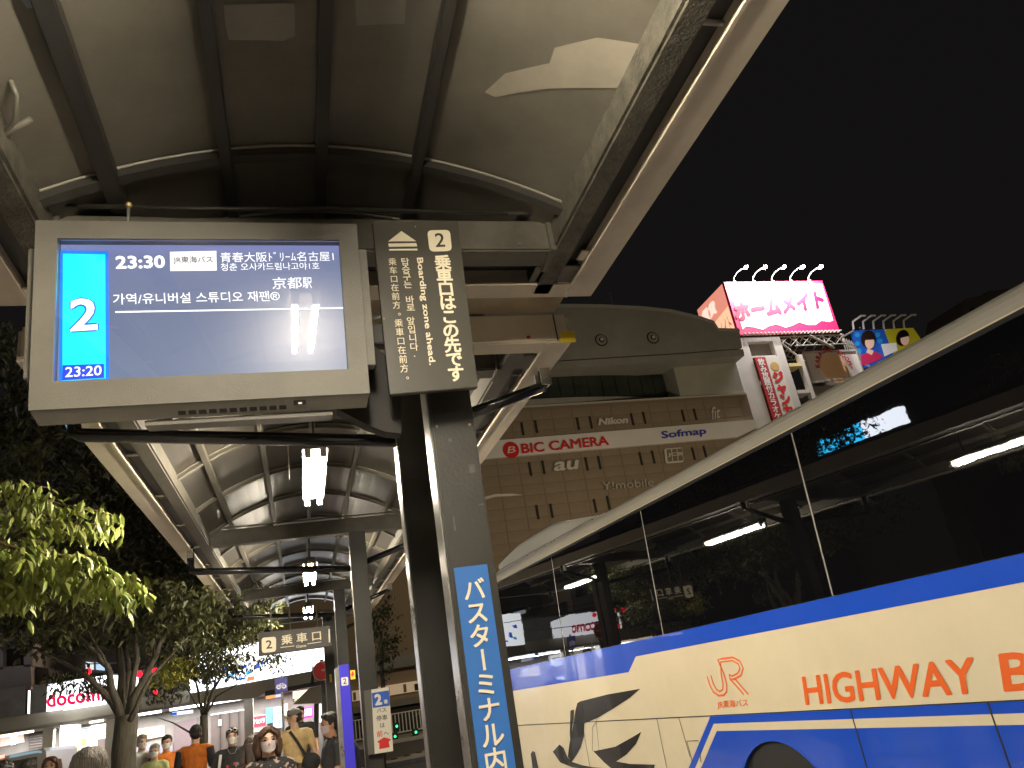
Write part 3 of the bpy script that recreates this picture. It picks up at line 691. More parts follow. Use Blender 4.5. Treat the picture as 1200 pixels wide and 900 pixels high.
wpx('Y!mobile', PF3, (706, 575), (766, 569.5), (705, 565.5), mat('letters_mid', (.42, .40, .35), .5), dep, -.005, 0, .10)
wpx('fit', PF3, c6(560, 432), c6(620, 420), c6(560, 345), pale, dep, .0, 0, .10)
sq = rrect(PF3, [c6(240, 740), c6(368, 730), c6(355, 625), c6(230, 635)], pale, dep, 'square_mark', .02, .15)
for i in range(3):
    a0, a1 = 248 + i * 38, 280 + i * 38
    sheet(PF3, [c6(a0 + 6, 728 - i * 3), c6(a1 + 6, 725 - i * 3), c6(a1 - 4, 640 - i * 3), c6(a0 - 4, 643 - i * 3)], brick2, dep, 'mark_bar', .06)
wpx('JCB', PF3, c6(252, 698), c6(358, 690), c6(250, 668), pale, dep, .03, .12)
MB().prism([fp(*p, .15) for p in ((567, 583), (580, 579.5), (600, 579), (612, 580.5), (600, 581.5), (580, 582.5), (568, 586))], (0, .1, 0)).build('swoosh_mark', pale, dep)
# recessed glazing band and curved top
glz = mat('far_glazing', (.035, .045, .038), .15, var=.3, vscale=.4)
MB().box(8, 42.2, 62.5, 63, 24.2, 30).build('recess_wall', grey, dep)
MB().box(30 + 5.4, 42.3, 60.1, 62.45, 24.2, 30.0).build('side_block', mat('facade_light_grey', (.40, .39, .33), .7, var=.12, vscale=.3), dep)
n = 16
for i in range(n):                                             # bowed glazing, pane by pane
    xa_, xb_ = 12 + i * 1.46, 12 + (i + 1) * 1.46
    yo = lambda x: 62.3 - 1.9 * (1 - ((x - 22) / 13.5) ** 2) if abs(x - 22) < 13.5 else 62.3
    MB().prism([(xa_ + .03, yo(xa_), 24.9), (xb_ - .03, yo(xb_), 24.9), (xb_ - .03, yo(xb_), 27.6), (xa_ + .03, yo(xa_), 27.6)], (0, .06, 0)).build('window_pane', glz, dep)
for z0_, z1_, nm, e in ((24.22, 24.88, 'lower_ledge', .35), (27.62, 28.2, 'upper_ledge', .3)):
    L = [(12 + i * .73, yo(12 + i * .73) - e) for i in range(33)]
    MB().prism([Vector((x, y, z0_)) for x, y in L] + [Vector((35.4, 62.4, z0_)), Vector((12, 62.4, z0_))], (0, 0, z1_ - z0_)).build(nm, grey, dep)
MB().box(8, 42.3, 59.9, 60.08, 24.1, 24.24).build('cornice', mat('cornice_light', (.5, .48, .42), .4), dep)
c1x = lambda x, y: (560 + x / 3.462, 340 + y / 3.462)
top = [fp(*c1x(x, y), 1.5) for x, y in ((-120, 120), (100, 102), (330, 96), (480, 97), (640, 104), (760, 116), (880, 145), (925, 160), (945, 190), (1030, 192), (1040, 262), (800, 280), (300, 312), (-120, 330))]
MB().prism(top, (0, 12, 0)).build('curved_top', grey, dep)
rimm = mat('parapet_light', (.42, .42, .38), .6)
MB().strip([fp(*c1x(x, y), 1.56) for x, y in ((-120, 118), (100, 100), (330, 94), (480, 95), (640, 102), (760, 114), (880, 143), (925, 158), (945, 188), (1030, 190))], .30, PF.n, (0, .4, 0)).build('parapet', rimm, dep)
for x, y in ((478, 232), (684, 222)):
    h_ = fp(*c1x(x, y), 1.52)
    for r, m_, d in ((.62, slot, 0), (.50, grey, .06), (.26, slot, .12), (.16, pale, .2)):
        MB().prism([h_ + Vector((r * math.cos(a), -d, r * math.sin(a))) for a in [i * math.pi / 10 for i in range(20)]], (0, .05, 0)).build('round_vent', m_, dep)
MB().prism([fp(*c1x(x, y), 1.5) for x, y in ((-120, 336), (300, 318), (800, 286), (1045, 266), (1050, 292), (800, 312), (300, 346), (-120, 362))], (0, 3, 0)).build('fascia_strip', grey, dep)
MB().box(8, 42.2, 60.3, 62.4, 28.22, 28.5).build('soffit', slot, dep)
# roof antennas
for (x0_, y0_, x1_, y1_) in ((736, 366, 727, 325), (730, 366, 742, 352), (742, 367, 734, 352), (715, 364, 709, 357), (735, 356, 748, 362)):
    MB().tube([PF.hit(x0_, y0_, -3), PF.hit(x1_, y1_, -3)], .045, 6).build('antenna', pale, dep)
# lower storeys seen past the poles
led = mat('ledge_grey', (.16, .155, .14), .7, var=.2, vscale=.5)
MB().box(0, 12, 58.8, 59.95, 4.2, 5.1).build('ledge', led, dep)
MB().box(0, 12, 59.6, 59.95, 2.45, 3.15).build('shop_window', em('shop_dim', (.75, .55, .35), .30), dep)
for i in range(9): MB().box(.6 + i * 1.2 + (i % 3) * .2, 1.2 + i * 1.2, 59.5, 59.59, 2.5, 2.95 + .05 * (i % 3)).build('window_display', [slot, em('shop_red', (.5, .12, .05), .4), led][i % 3], dep)
MB().box(-2, 14, 58.4, 59.95, 1.65, 2.05).build('ledge', led, dep)
MB().box(-2, 14, 58.9, 59.95, -.1, 1.64).build('dark_base', slot, dep)

# ---------------------------------------------------------------- neighbouring building and rooftop billboards
nb = thing('karaoke_building', 'narrow pale building with red and white vertical signs beside the brown store', 'building', (48, 70, 0))
PN = Plane((0, 62, 0), (1, 0, 0), (0, 0, 1))
k6 = lambda x, y: (840 + x / 4.8, 380 + y / 4.8)
lt = mat('pale_cladding', (.50, .47, .42), .6, var=.12, vscale=.3); ltd = mat('grey_cladding', (.27, .25, .21), .6, var=.1)
def nprism(pts, lift, thick, nm, m, par=nb): return MB().prism([PN.hit(*k6(*p), lift) for p in pts], (0, thick, 0)).build(nm, m, par)
Lx = PN.hit(*k6(150, 80)).x
MB().box(Lx, 51.6, 62.6, 72, -1, 23.5).build('wall', ltd, nb)
MB().box(Lx, 49.6, 62.6, 72, 23.51, 30.9).build('wall', ltd, nb)
xs = lambda x, y: PN.hit(*k6(x, y)).x
zc_ = lambda x, y: PN.hit(*k6(x, y)).z
MB().box(42.6, xs(165, 85), 61.9, 70, -1, 31.0).build('column', lt, nb)                  # left pier
MB().box(xs(305, 80), xs(350, 76), 61.9, 63, -1, 31.0).build('column', lt, nb)
MB().box(xs(165, 85), xs(305, 80), 61.95, 63, zc_(200, 190), zc_(200, 180)).build('cross_bar', lt, nb)
MB().box(xs(165, 85), xs(305, 80), 61.95, 63, 30.6, 31.0).build('cross_bar', lt, nb)
ra, rb = xs(205, 195), xs(262, 195); wa, wb = xs(264, 195), xs(338, 190); zt3 = zc_(240, 192)
s1_ = thing('vertical_sign', 'red vertical sign with white lettering on the pale building', 'sign', (ra, 61.8, 18))
MB().box(ra, rb, 61.7, 61.89, 10, zt3).build('panel', mat('sign_redpanel', (.45, .03, .035), .5), s1_)
s2_ = thing('vertical_sign', 'white vertical sign with bold red katakana on the pale building', 'sign', (wa, 61.8, 18))
MB().box(wa, wb, 61.7, 61.89, 10, zt3).build('panel', mat('sign_whitepanel', (.66, .63, .56), .5), s2_)
PNs = Plane((0, 61.68, 0), (1, 0, 0), (0, 0, 1))
column('飲み放題付カラオケ', PNs, (ra + rb) / 2, zt3 - .55, .80, .74, M['white'], s1_, .03, .01)
column('ジャンカラ', PNs, (wa + wb) / 2, zt3 - 2.3, 1.35, 1.22, red, s2_, .06, .01)
h_ = Vector(((wa + wb) / 2, 61.68, zt3 - 1.1)); MB().prism([h_ + Vector((.5 * math.cos(a), 0, .5 * math.sin(a))) for a in [i * math.pi / 10 for i in range(20)]], (0, .02, 0)).build('round_emblem', mat('emblem_gold', (.55, .35, .10), .5), s2_)
column('トト', Plane((42.3, 61.9, 0), (1, 0, 0), (0, 0, 1)), -.1, 29.0, 1.6, 2.2, red, nb, .05, .06)
# stair landing and frames to the right
yl = mat('yellow_lit_rail', (.6, .5, .2), .5, var=.1)
for z_ in (28.4, 25.4, 23.2):
    MB().box(49.7, 51.2, 61.9, 63.4, z_ - .8, z_ - .45).build('landing', yl if z_ > 28 else lt, nb)
MB().box(51.21, 51.65, 61.9, 62.5, 10, 28.9).build('post', lt, nb)
for i in range(8): MB().box(49.75, 51.15, 62.2, 62.3, 20.2 + i * .42, 20.3 + i * .42).build('louvre', ltd, nb)
# pink roof billboard
bb = thing('roof_billboard', 'large glaring pink and white billboard lit by five lamps on the roof', 'billboard', (51, 63, 31))
pink = mat('billboard_pink', (.80, .02, .12), .5); bw = mat('billboard_white', (.85, .82, .82), .5)
PL2 = Plane((0, 62, 0), (1, 0, 0), (0, 0, 1))
p5 = lambda x, y: (820 + x / 6.667, 310 + y / 6.667)
X0, X1 = 45.0, 57.4; Z0, Z1 = 31.5, 37.75
MB().box(X0, X1, 62, 62.4, Z0, Z1).build('board', pink, bb)
wv = [(X0 + .55, Z0 + .55)] + [(X0 + .55 + (X1 - X0 - 1.0) * i / 24, Z0 + .62 + .28 * math.sin(i * .95) * (1 if i % 2 else .6) + .02 * i) for i in range(1, 24)] + [(X1 - .35, Z0 + 1.3), (X1 - .2, Z1 - .42)] + [(X0 + 6, Z1 - .62), (X0 + .5, Z1 - 1.15)]
MB().prism([(x, 61.97, z) for x, z in wv], (0, .02, 0)).build('white_field', bw, bb)
PBB = Plane((0, 61.94, 0), (1, 0, 0), (0, 0, 1))
pk = mat('billboard_lettering', (.30, .0, .05), .5)
wpx('ホームメイト', PBB, p5(285, 450), p5(985, 338), p5(262, 300), pk, bb, .075, .0)
MB().box(X0, X0 + .3, 62.41, 68.2, Z0, Z1).build('side_board', mat('billboard_side_peach', (.75, .38, .28), .5, emit=.62, ecol=(1, .36, .26)), bb)
PSd = Plane((X0 - .02, 62, 0), (0, -1, 0), (0, 0, 1))
MB().prism([(X0 - .012, 62.5, Z0 + .2), (X0 - .012, 68.0, Z0 + .2), (X0 - .012, 68.0, Z0 + 3.0), (X0 - .012, 62.5, Z0 + 3.6)], (.01, 0, 0)).build('side_field', mat('side_yellow', (.8, .55, .35), .5, emit=.85, ecol=(1, .56, .34)), bb)
P0 = Vector((X0 - .03, 67.6, Z0 + .7)); lettering('ホームメイト', P0, Vector((0, -4.9, 0)), Vector((0, 0, 2.0)), em('side_letters', (.8, .22, .18), .5), bb, .02)
P0 = Vector((X0 - .03, 67.6, Z0 + 4.0)); lettering('賃貸', P0, Vector((0, -3, 0)), Vector((0, 0, 1.6)), em('side_letters_pale', (1, .72, .6), .9), bb, .06)
lampm = em('floodhead', (1, .95, .9), 60)
for i in range(5):
    x = X0 + 1.3 + i * 2.35
    l = MB().tube([(x, 62.1, Z1), (x, 61.9, Z1 + .45), (x + .2, 61.4, Z1 + .8), (x + .7, 60.6, Z1 + 1.0)], .055, 8).build('lamp_arm', M['white'], bb, smooth=True)
    MB().hexa([(x + .55, 60.35, Z1 + .86), (x + 1.05, 60.35, Z1 + .92), (x + 1.05, 60.8, Z1 + .92), (x + .55, 60.8, Z1 + .86)], [(x + .6, 60.4, Z1 + 1.06), (x + 1.0, 60.4, Z1 + 1.1), (x + 1.0, 60.75, Z1 + 1.1), (x + .6, 60.75, Z1 + 1.06)]).build('lamp_head', M['white'], l)
    MB().box(x + .6, x + 1.0, 60.4, 60.78, Z1 + .82, Z1 + .85).build('lamp_glass', lampm, l)
    ld = bpy.data.lights.new('flood', 'SPOT'); ld.energy = 3600; ld.color = (1, .93, .92); ld.spot_size = math.radians(130); ld.spot_blend = .6; ld.shadow_soft_size = .2
    lo_ = bpy.data.objects.new('flood_light', ld); COL.objects.link(lo_); lo_.location = (x + .8, 60.4 - 1.2, Z1 + 1.0); lo_.rotation_euler = Vector((0, 3.0, -4.2)).to_track_quat('-Z', 'Y').to_euler()
    lo_.parent = bb; lo_.location -= bb.location
    ql = MB().ell((x - .1, 61.85, Z1 - .12), .16, 8, 6).build('bulb', em('bulb', (1, .9, .9), 8), bb, smooth=True)
def rail(a, b_, r=.07, nm='truss_bar', par=bb, m=None): return MB().tube([a, b_], r, 6).build(nm, m or lt, par)
for y in (62.3, 66.0):
    rail((X0, y, 31.2), (58, y, 31.2)); rail((X0 + 6.5, y, 30.1), (58, y, 30.1))
    for i in range(6):
        x = X0 + 4.6 + i * 1.4; rail((x, y, 30.1), (x + 1.4, y, 31.2), .05); rail((x + 1.4, y, 30.1), (x, y, 31.2), .05)
for i in range(7): rail((X0 + 5.5 + i * 1.15, 62.3, 31.1), (X0 + 6.2 + i * 1.15, 66, 30.3), .05)
for x in (51.9, 55.4, 57.8): rail((x, 62.4, 30.2), (x, 62.4, 31.4), .11, 'truss_post')
rail((49.9, 62.2, 30.4), (51.9, 62.2, 28.2), .10); rail((53.6, 62.2, 31.2), (56.2, 62.2, 29.6), .13)
for i in range(26): MB().box(X0 + .3 + i * .47, X0 + .5 + i * .47, 61.5, 62, 31.32, 31.46).build('catwalk_slat', lt, bb)
# karaoke board
kb = thing('karaoke_board', 'pale rectangular roof board with a peach disc and red ring lettering', 'billboard', (59, 64, 27))
PK = Plane((0, 64, 0), (1, 0, 0), (0, 0, 1))
K = [Vector((53.6, 64, 26.5)), Vector((60.4, 64, 26.9)), Vector((60.4, 64, 30.0)), Vector((53.6, 64, 30.0))]
MB().prism(K, (0, .4, 0)).build('board', mat('board_pale', (.78, .72, .68), .6, var=.06, vscale=.4), kb)
MB().strip([K[0], K[1], K[2], K[3], K[0]], .25, PK.n, (0, -.15, 0)).build('frame', lt, kb)
cc = PK.hit(*k6(660, 248), .1); peach = mat('emblem_peach', (.95, .60, .34), .5)
MB().prism([cc + Vector((1.75 * math.cos(a), 0, 1.75 * math.sin(a))) for a in [i * math.pi / 16 for i in range(32)]], (0, .05, 0)).build('disc', peach, kb)
txt = 'KARAOKE ROOM'
for i, ch in enumerate(txt):
    if ch == ' ': continue
    a = math.radians(172 - i * 14.5); c_ = cc + Vector((2.15 * math.cos(a), -.08, 2.15 * math.sin(a))); r_ = Vector((math.sin(a), 0, -math.cos(a))); o = Vector((math.cos(a), 0, math.sin(a)))
    lettering(ch, c_ - r_ * .22 - o * .28, r_ * .44, o * .56, red, kb, .03)
MB().box(53.3, 61, 64.4, 72, -1, 26.2).build('building_block', ltd, kb)
# people poster board further right
pb = thing('portrait_billboard', 'blue and yellow rooftop billboard with two dark-haired portraits', 'billboard', (66, 68, 28))
PO = Plane((0, 68, 0), (1, 0, 0), (0, 0, 1))
def osheet(pts, m, nm, lift=.02, thick=.02): return MB().prism([PO.hit(*k6(*p), lift) for p in pts], (0, thick, 0)).build(nm, m, pb)
osheet([(830, 245), (1000, 190), (940, 28), (765, 36)], mat('poster_blue', (.02, .10, .50), .5, emit=.16, ecol=(.02, .12, .6)), 'blue_half', 0, .5)
osheet([(1001, 190), (1180, 130), (1105, 20), (941, 28)], mat('poster_yellow', (.5, .45, .02), .5, emit=.13, ecol=(.6, .5, .02)), 'yellow_half', 0, .5)
skin_p = mat('poster_skin', (.75, .5, .38), .5, emit=.25, ecol=(.8, .5, .36)); hair_p = mat('poster_hair', (.03, .015, .012), .5); dress = mat('poster_dress', (.6, .03, .12), .5, emit=.12, ecol=(.6, .03, .12))
def oell(cx, cy_, rx, ry, m, nm, lift, rot=0):
    osheet([(cx + rx * math.cos(a) * math.cos(rot) - ry * math.sin(a) * math.sin(rot), cy_ + rx * math.cos(a) * math.sin(rot) + ry * math.sin(a) * math.cos(rot)) for a in [-i * math.pi / 10 for i in range(20)]], m, nm, lift)
osheet([(815, 235), (905, 205), (935, 180), (915, 165), (870, 150), (830, 168), (808, 172)], dress, 'printed_dress', .06)
oell(850, 85, 42, 50, hair_p, 'printed_hair', .10); oell(856, 105, 26, 36, skin_p, 'printed_face', .14); osheet([(824, 92), (885, 88), (880, 62), (850, 52), (826, 68)], hair_p, 'printed_fringe', .18)
osheet([(838, 160), (870, 175), (880, 150), (846, 138)], skin_p, 'printed_neck', .09)
oell(1042, 78, 36, 46, hair_p, 'printed_hair', .10, .3); oell(1054, 88, 24, 32, skin_p, 'printed_face', .14); osheet([(1022, 82), (1072, 70), (1062, 48), (1030, 50)], hair_p, 'printed_fringe', .18)
osheet([(938, 185), (1012, 150), (1002, 108), (918, 116)], mat('poster_card', (.7, .7, .68), .5, emit=.2, ecol=(.8, .8, .78)), 'caption_card', .2)
for i, (x, y) in enumerate(((790, 110), (905, 60), (790, 60), (918, 95), (800, 150))):
    oell(x, y, 14, 14, mat('poster_cyan', (.02, .3, .6), .5, emit=.15, ecol=(.02, .35, .7)), 'printed_dot', .04)
for i in range(6):
    a = PO.hit(*k6(770 + i * 57, 30 - i * 1.5)); MB().tube([a, a + Vector((0, -.3, .9)), a + Vector((.9, -.9, 1.35)), a + Vector((1.4, -1.0, 1.3))], .13, 6).build('lamp_arm', M['white'], pb)
rail(PO.hit(*k6(852, 30), -1), PO.hit(*k6(835, -5), -1), .10, 'mast', pb); 
for i in range(5):
    a = PO.hit(*k6(700 + i * 14, 70 + i * 6)); rail(a, a + Vector((0, 0, -4.5)), .07, 'truss_bar', pb)
    rail(a, a + Vector((1.4, 0, -3.6)), .05, 'truss_bar', pb)
rail(PO.hit(*k6(700, 75)), PO.hit(*k6(766, 38)), .12, 'truss_bar', pb)
MB().box(57, 80, 69, 76, -1, 28.5).build('building_block', ltd, pb)
# far building top right behind the coach
fb = thing('far_building', 'small grey building top peeping over the coach roof at far right', 'building', (95, 90, 0))
PG = Plane((0, 80, 0), (1, 0, 0), (0, 0, 1))
MB().prism([PG.hit(*p) for p in ((1120, 420), (1200, 420), (1186, 338), (1158, 341), (1156, 345), (1132, 350), (1130, 362))], (0, 8, 0)).build('wall', mat('far_wall', (.16, .14, .13), .7), fb)
MB().prism([PG.hit(*p, .1) for p in ((1140, 372), (1196, 368), (1192, 355), (1136, 362))], (0, .1, 0)).build('window', slot, fb)

# ---------------------------------------------------------------- unseen fill lamps, added to light the store facade and the square
def fill_lamp(x, y, h, w, label):
    r = thing('fill_lamp', label, 'unseen fill lamp', (x, y, -.12), 'unseen fill lamps round the bus terminal')
    MB().tube([(x, y, -.12), (x, y, h)], [.09, .05], 10).build('pole', M['steel'], r, smooth=True)
    MB().tube([(x, y, h), (x, y - 1.2, h + .1)], .04, 8).build('arm', M['steel'], r)
    MB().box(x - .2, x + .2, y - 1.7, y - 1.0, h + .04, h + .16).build('head', M['beam'], r, bevel=.02)
    MB().box(x - .16, x + .16, y - 1.65, y - 1.05, h + .02, h + .038).build('lens', em('fill_lens', (1, .8, .5), 12), r)
    ld = bpy.data.lights.new('lamp', 'POINT'); ld.energy = w; ld.color = (1, .80, .52); ld.shadow_soft_size = .3
    lo_ = bpy.data.objects.new('lamp_light', ld); COL.objects.link(lo_); lo_.parent = r; lo_.location = Vector((x, y - 1.35, h - .35)) - r.location
for (x, y), l in zip(((16, 38), (31, 36), (46, 34)), ('added fill lamp hidden behind the coach nearest the near pole', 'added fill lamp hidden behind the middle of the coach', 'added fill lamp hidden behind the right end of the coach')): fill_lamp(x, y, 9.0, 3000, l)
fill_lamp(-14, 9, 7, 500, 'added fill lamp out of view left of the trees')
# PART2
# ---------------------------------------------------------------- station arcade, shops and signs on the left (about 22 m away)
PW = Plane((0, 22, 0), (1, 0, 0), (0, 0, 1))
def wq(pts, m, par, name, lift=0, thick=.05, pl=PW): return MB().prism([pl.hit(*p, lift) for p in pts], (0, thick, 0)).build(name, m, par)
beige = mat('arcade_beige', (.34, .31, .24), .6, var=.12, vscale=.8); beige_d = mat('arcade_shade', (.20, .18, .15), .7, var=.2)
arc_ = thing('station_arcade', 'long low shopping arcade with beige fascia and bright strip lights', 'building', (-3, 24, 0))
MB().box(-9.5, .72, 22.0, 23.6, 2.50, 2.80).build('fascia', beige, arc_, bevel=.02)
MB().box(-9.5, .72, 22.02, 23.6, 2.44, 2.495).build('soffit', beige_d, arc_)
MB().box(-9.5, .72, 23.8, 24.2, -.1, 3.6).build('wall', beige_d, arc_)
for x in (-6.0, -4.62, -1.38, .55): MB().box(x - .11, x + .11, 22.5, 22.72, -.1, 2.43).build('column', beige, arc_)
stripl = em('strip_light', (.9, .92, 1), 7)
for a_, b_ in ((-9.0, -6.2), (-5.0, -4.7), (-4.1, -3.4), (-3.2, -1.2)): MB().box(a_, b_, 22.03, 22.12, 2.385, 2.435).build('strip_light', stripl if b_ > -4.5 else em('strip_warm', (1, .85, .6), 3), arc_)
MB().box(-2.55, .72, 21.9, 22.0, 2.81, 3.0).build('upper_fascia', beige, arc_)
ld = bpy.data.lights.new('shop', 'AREA'); ld.shape = 'RECTANGLE'; ld.size = 8; ld.size_y = .5; ld.energy = 420; ld.color = (.95, .95, 1)
lo_ = bpy.data.objects.new('shop_light', ld); COL.objects.link(lo_); lo_.parent = arc_; lo_.location = Vector((-3.5, 22.9, 2.4)) - arc_.location
PI_ = Plane((0, 23.75, 0), (1, 0, 0), (0, 0, 1))
inside = em('shop_white', (.95, .97, 1), 2.6); inside2 = em('shop_warm', (1, .88, .68), .9); brownd = mat('shutter_brown', (.09, .065, .05), .55, var=.15)
red_l = em('red', (.9, .02, .05), 1.2)
z5 = lambda x, y: (x / 5.625, 740 + y / 5.625)
z6 = lambda x, y: (140 + x / 6.43, 760 + y / 6.43)
z56 = lambda x, y: (270 + x / 5.62, 740 + y / 5.62)
def win(pts, m, nm='shop_window', lift=0): return wq(pts, m, arc_, nm, lift, .04, PI_)
win([z5(0, 760), z5(160, 730), z5(150, 670), z5(0, 690)], em('shop_dimpink', (.8, .6, .5), .9))
win([z5(190, 900), z5(330, 900), z5(320, 645), z5(190, 660)], brownd, 'shutter')
for i in range(5): win([z5(200, 690 + i * 18), z5(310, 675 + i * 18), z5(310, 680 + i * 18), z5(200, 695 + i * 18)], beige_d, 'shutter_slat', .05)
win([z5(75, 750), z5(105, 745), z5(105, 685), z5(75, 690)], em('menu', (.9, .9, 1), 1.5), 'lit_menu', .06)
win([z5(392, 900), z5(505, 900), z5(505, 610), z5(392, 620)], inside2)
win([z5(510, 800), z5(600, 790), z5(600, 625), z5(510, 640)], em('poster_board', (.75, .77, .8), .65), 'poster', .05)
win([z5(520, 755), z5(578, 745), z5(575, 700), z5(525, 708)], em('yellow_poster', (.85, .7, .1), .7), 'poster_mark', .12)
for i in range(4): win([z5(515, 690 - i * 14), z5(590, 676 - i * 14), z5(590, 680 - i * 14), z5(515, 694 - i * 14)], em('poster_line', (.3, .33, .4), .4), 'poster_line', .12)
win([z5(600, 900), z5(760, 900), z5(760, 600), z5(600, 620)], inside)
win([z5(645, 800), z5(725, 790), z5(722, 700), z5(645, 710)], brownd, 'shop_interior', .05)
win([z5(612, 900), z5(760, 900), z5(760, 850), z5(612, 850)], beige_d, 'counter', .06)
for i in range(3): win([z5(640, 690 - i * 24), z5(745, 675 - i * 24), z5(745, 680 - i * 24), z5(640, 695 - i * 24)], beige_d, 'shelf', .07)
win([z6(120, 700), z6(340, 660), z6(335, 580), z6(120, 610)], inside2)
win([z6(180, 690), z6(245, 675), z6(242, 595), z6(180, 605)], em('yellow_panel', (.9, .8, .35), .9), 'poster', .05)
win([z6(250, 670), z6(330, 655), z6(330, 585), z6(250, 598)], em('white_panel', (.9, .9, .9), .8), 'poster', .05)
win([z6(60, 900), z6(400, 900), z6(400, 700), z6(60, 740)], em('lobby_dim', (.35, .33, .33), .25), 'lobby')
win([z6(410, 900), z6(590, 900), z6(590, 520), z6(410, 560)], mat('shutter_mauve', (.13, .09, .085), .6, var=.1), 'shutter')
win([z6(690, 900), z6(970, 900), z6(960, 460), z6(690, 500)], brownd, 'shutter')
win([z6(690, 503), z6(965, 461), z6(965, 453), z6(690, 495)], em('thin_light', (.9, .95, 1), 2), 'thin_light', .04)
win([z6(960, 610), z6(974, 610), z6(970, 450), z6(956, 455)], em('thin_light', (.9, .95, 1), 2), 'thin_light', .05)
win([z6(745, 585), z6(770, 582), z6(770, 532), z6(745, 536)], em('notice', (.5, .55, .5), .4), 'notice', .05)
for i in range(3): win([z6(760 + i * 70, 900), z6(763 + i * 70, 900), z6(761 + i * 70, 490 - i * 9), z6(758 + i * 70, 491 - i * 9)], slot, 'shutter_joint', .05)
bl = sheet(PW, [z6(405, 506), z6(560, 487), z6(560, 462), z6(403, 480)], em('entrance_sign', (.75, .82, 1), 1.3), arc_, 'entrance_sign', .14, .02)
sheet(PW, [z6(405, 505), z6(440, 500), z6(440, 480), z6(404, 484)], em('blue_text', (.02, .12, .7), .8), bl, 'blue_field', .17, .02)
# shops right of the second tree
win([z56(120, 670), z56(240, 650), z56(240, 545), z56(120, 560)], em('poster_pale', (.8, .72, .6), .7), 'poster_board', .0)
rdp = win([z56(120, 640), z56(235, 620), z56(235, 550), z56(120, 565)], em('poster_red', (.62, .03, .06), .8), 'red_band', .05)
PI2 = Plane((0, 23.68, 0), (1, 0, 0), (0, 0, 1))
wpx('ックカメラ', PI2, z56(130, 618), z56(228, 602), z56(128, 582), em('poster_text', (.95, .85, .75), 1.0), arc_, .04, .0)
win([z56(235, 610), z56(278, 600), z56(276, 498), z56(234, 505)], em('blue_banner', (.12, .35, .85), .9), 'banner', .10)
win([z56(282, 640), z56(345, 630), z56(345, 490), z56(280, 500)], em('poster_mix', (.55, .62, .85), .8), 'poster', .06)
win([z56(345, 560), z56(380, 555), z56(378, 475), z56(345, 480)], em('yellow_glow', (.9, .8, .4), .8), 'poster', .06)
for i, (x, y) in enumerate(((292, 610), (315, 600), (300, 575), (330, 570), (308, 545), (330, 535), (298, 520))):
    win([z56(x, y), z56(x + 20, y - 2), z56(x + 18, y - 20), z56(x, y - 18)], em('bit%d' % (i % 3), ((.9, .7, .3), (.2, .3, .8), (.9, .9, .9))[i % 3], .8), 'printed_patch', .11)
pks = thing('pink_sign', 'glowing pink and white shop sign behind the man in the tan shirt', 'sign', (.1, 23, 1.9))
PKS = Plane((0, 23, 0), (1, 0, 0), (0, 0, 1))
wq([z56(385, 590), z56(545, 565), z56(545, 490), z56(385, 515)], em('pink', (1, .06, .35), 1.6), pks, 'panel', 0, .1, PKS)
wq([z56(400, 570), z56(535, 550), z56(535, 505), z56(400, 530)], em('pinkwhite', (1, .85, .9), 2.2), pks, 'white_field', .02, .02, PKS)
# number sign and grey blocks above
ns = thing('small_lit_sign', 'small orange and cream lit sign under the dark bar beyond the bicycle sign', 'sign', (0, 21.5, 2.2))
wq([z56(410, 445), z56(520, 430), z56(520, 380), z56(410, 395)], em('cream_sign', (.9, .85, .7), 1.0), ns, 'panel')
wq([z56(412, 462), z56(522, 448), z56(522, 430), z56(412, 443)], mat('black_strip', (.02, .02, .02), .5), ns, 'dark_strip', .02)
wq([z56(488, 450), z56(520, 446), z56(520, 424), z56(488, 428)], em('orange_sign', (1, .5, .05), 1.3), ns, 'orange_field', .04)
wpx('2008', PW, z56(418, 458), z56(482, 450), z56(416, 440), em('cream_sign2', (1, .85, .5), 1.2), ns, .05, .06)
osn = thing('orange_strip_sign', 'short orange, blue and white lit strip below the long white sign', 'sign', (-1, 22, 2.6))
wq([z56(235, 447), z56(300, 436), z56(300, 418), z56(235, 428)], em('or1', (1, .35, .1), 1.2), osn, 'orange_field', .13)
wq([z56(300, 436), z56(345, 428), z56(345, 410), z56(300, 418)], em('or2', (.6, .6, 1), 1.2), osn, 'blue_field', .13)
bar = thing('dark_canopy_bar', 'dark horizontal steel bar of a porch beyond the bicycle sign', 'porch', (0, 20.5, 2.5))
PB2 = Plane((0, 20.5, 0), (1, 0, 0), (0, 0, 1))
wq([z56(225, 425), z56(610, 348), z56(610, 322), z56(230, 392)], mat('dark_bar', (.03, .028, .028), .5), bar, 'bar', 0, .4, PB2)
wq([z56(410, 480), z56(605, 470), z56(600, 355), z56(520, 372)], beige, bar, 'side_panel', -.1, .2, PB2)
wq([z56(548, 900), z56(582, 900), z56(582, 470), z56(552, 475)], mat('dark_bar', (.03, .028, .028), .5), bar, 'post', -.3, .2, PB2)
wq([z56(590, 600), z56(632, 596), z56(630, 470), z56(590, 474)], em('cold_window', (.75, .85, 1), 1.6), bar, 'lit_pane', -.5, .1, PB2)
wq([z56(604, 600), z56(612, 600), z56(610, 470), z56(602, 471)], beige, bar, 'mullion', -.42, .05, PB2)
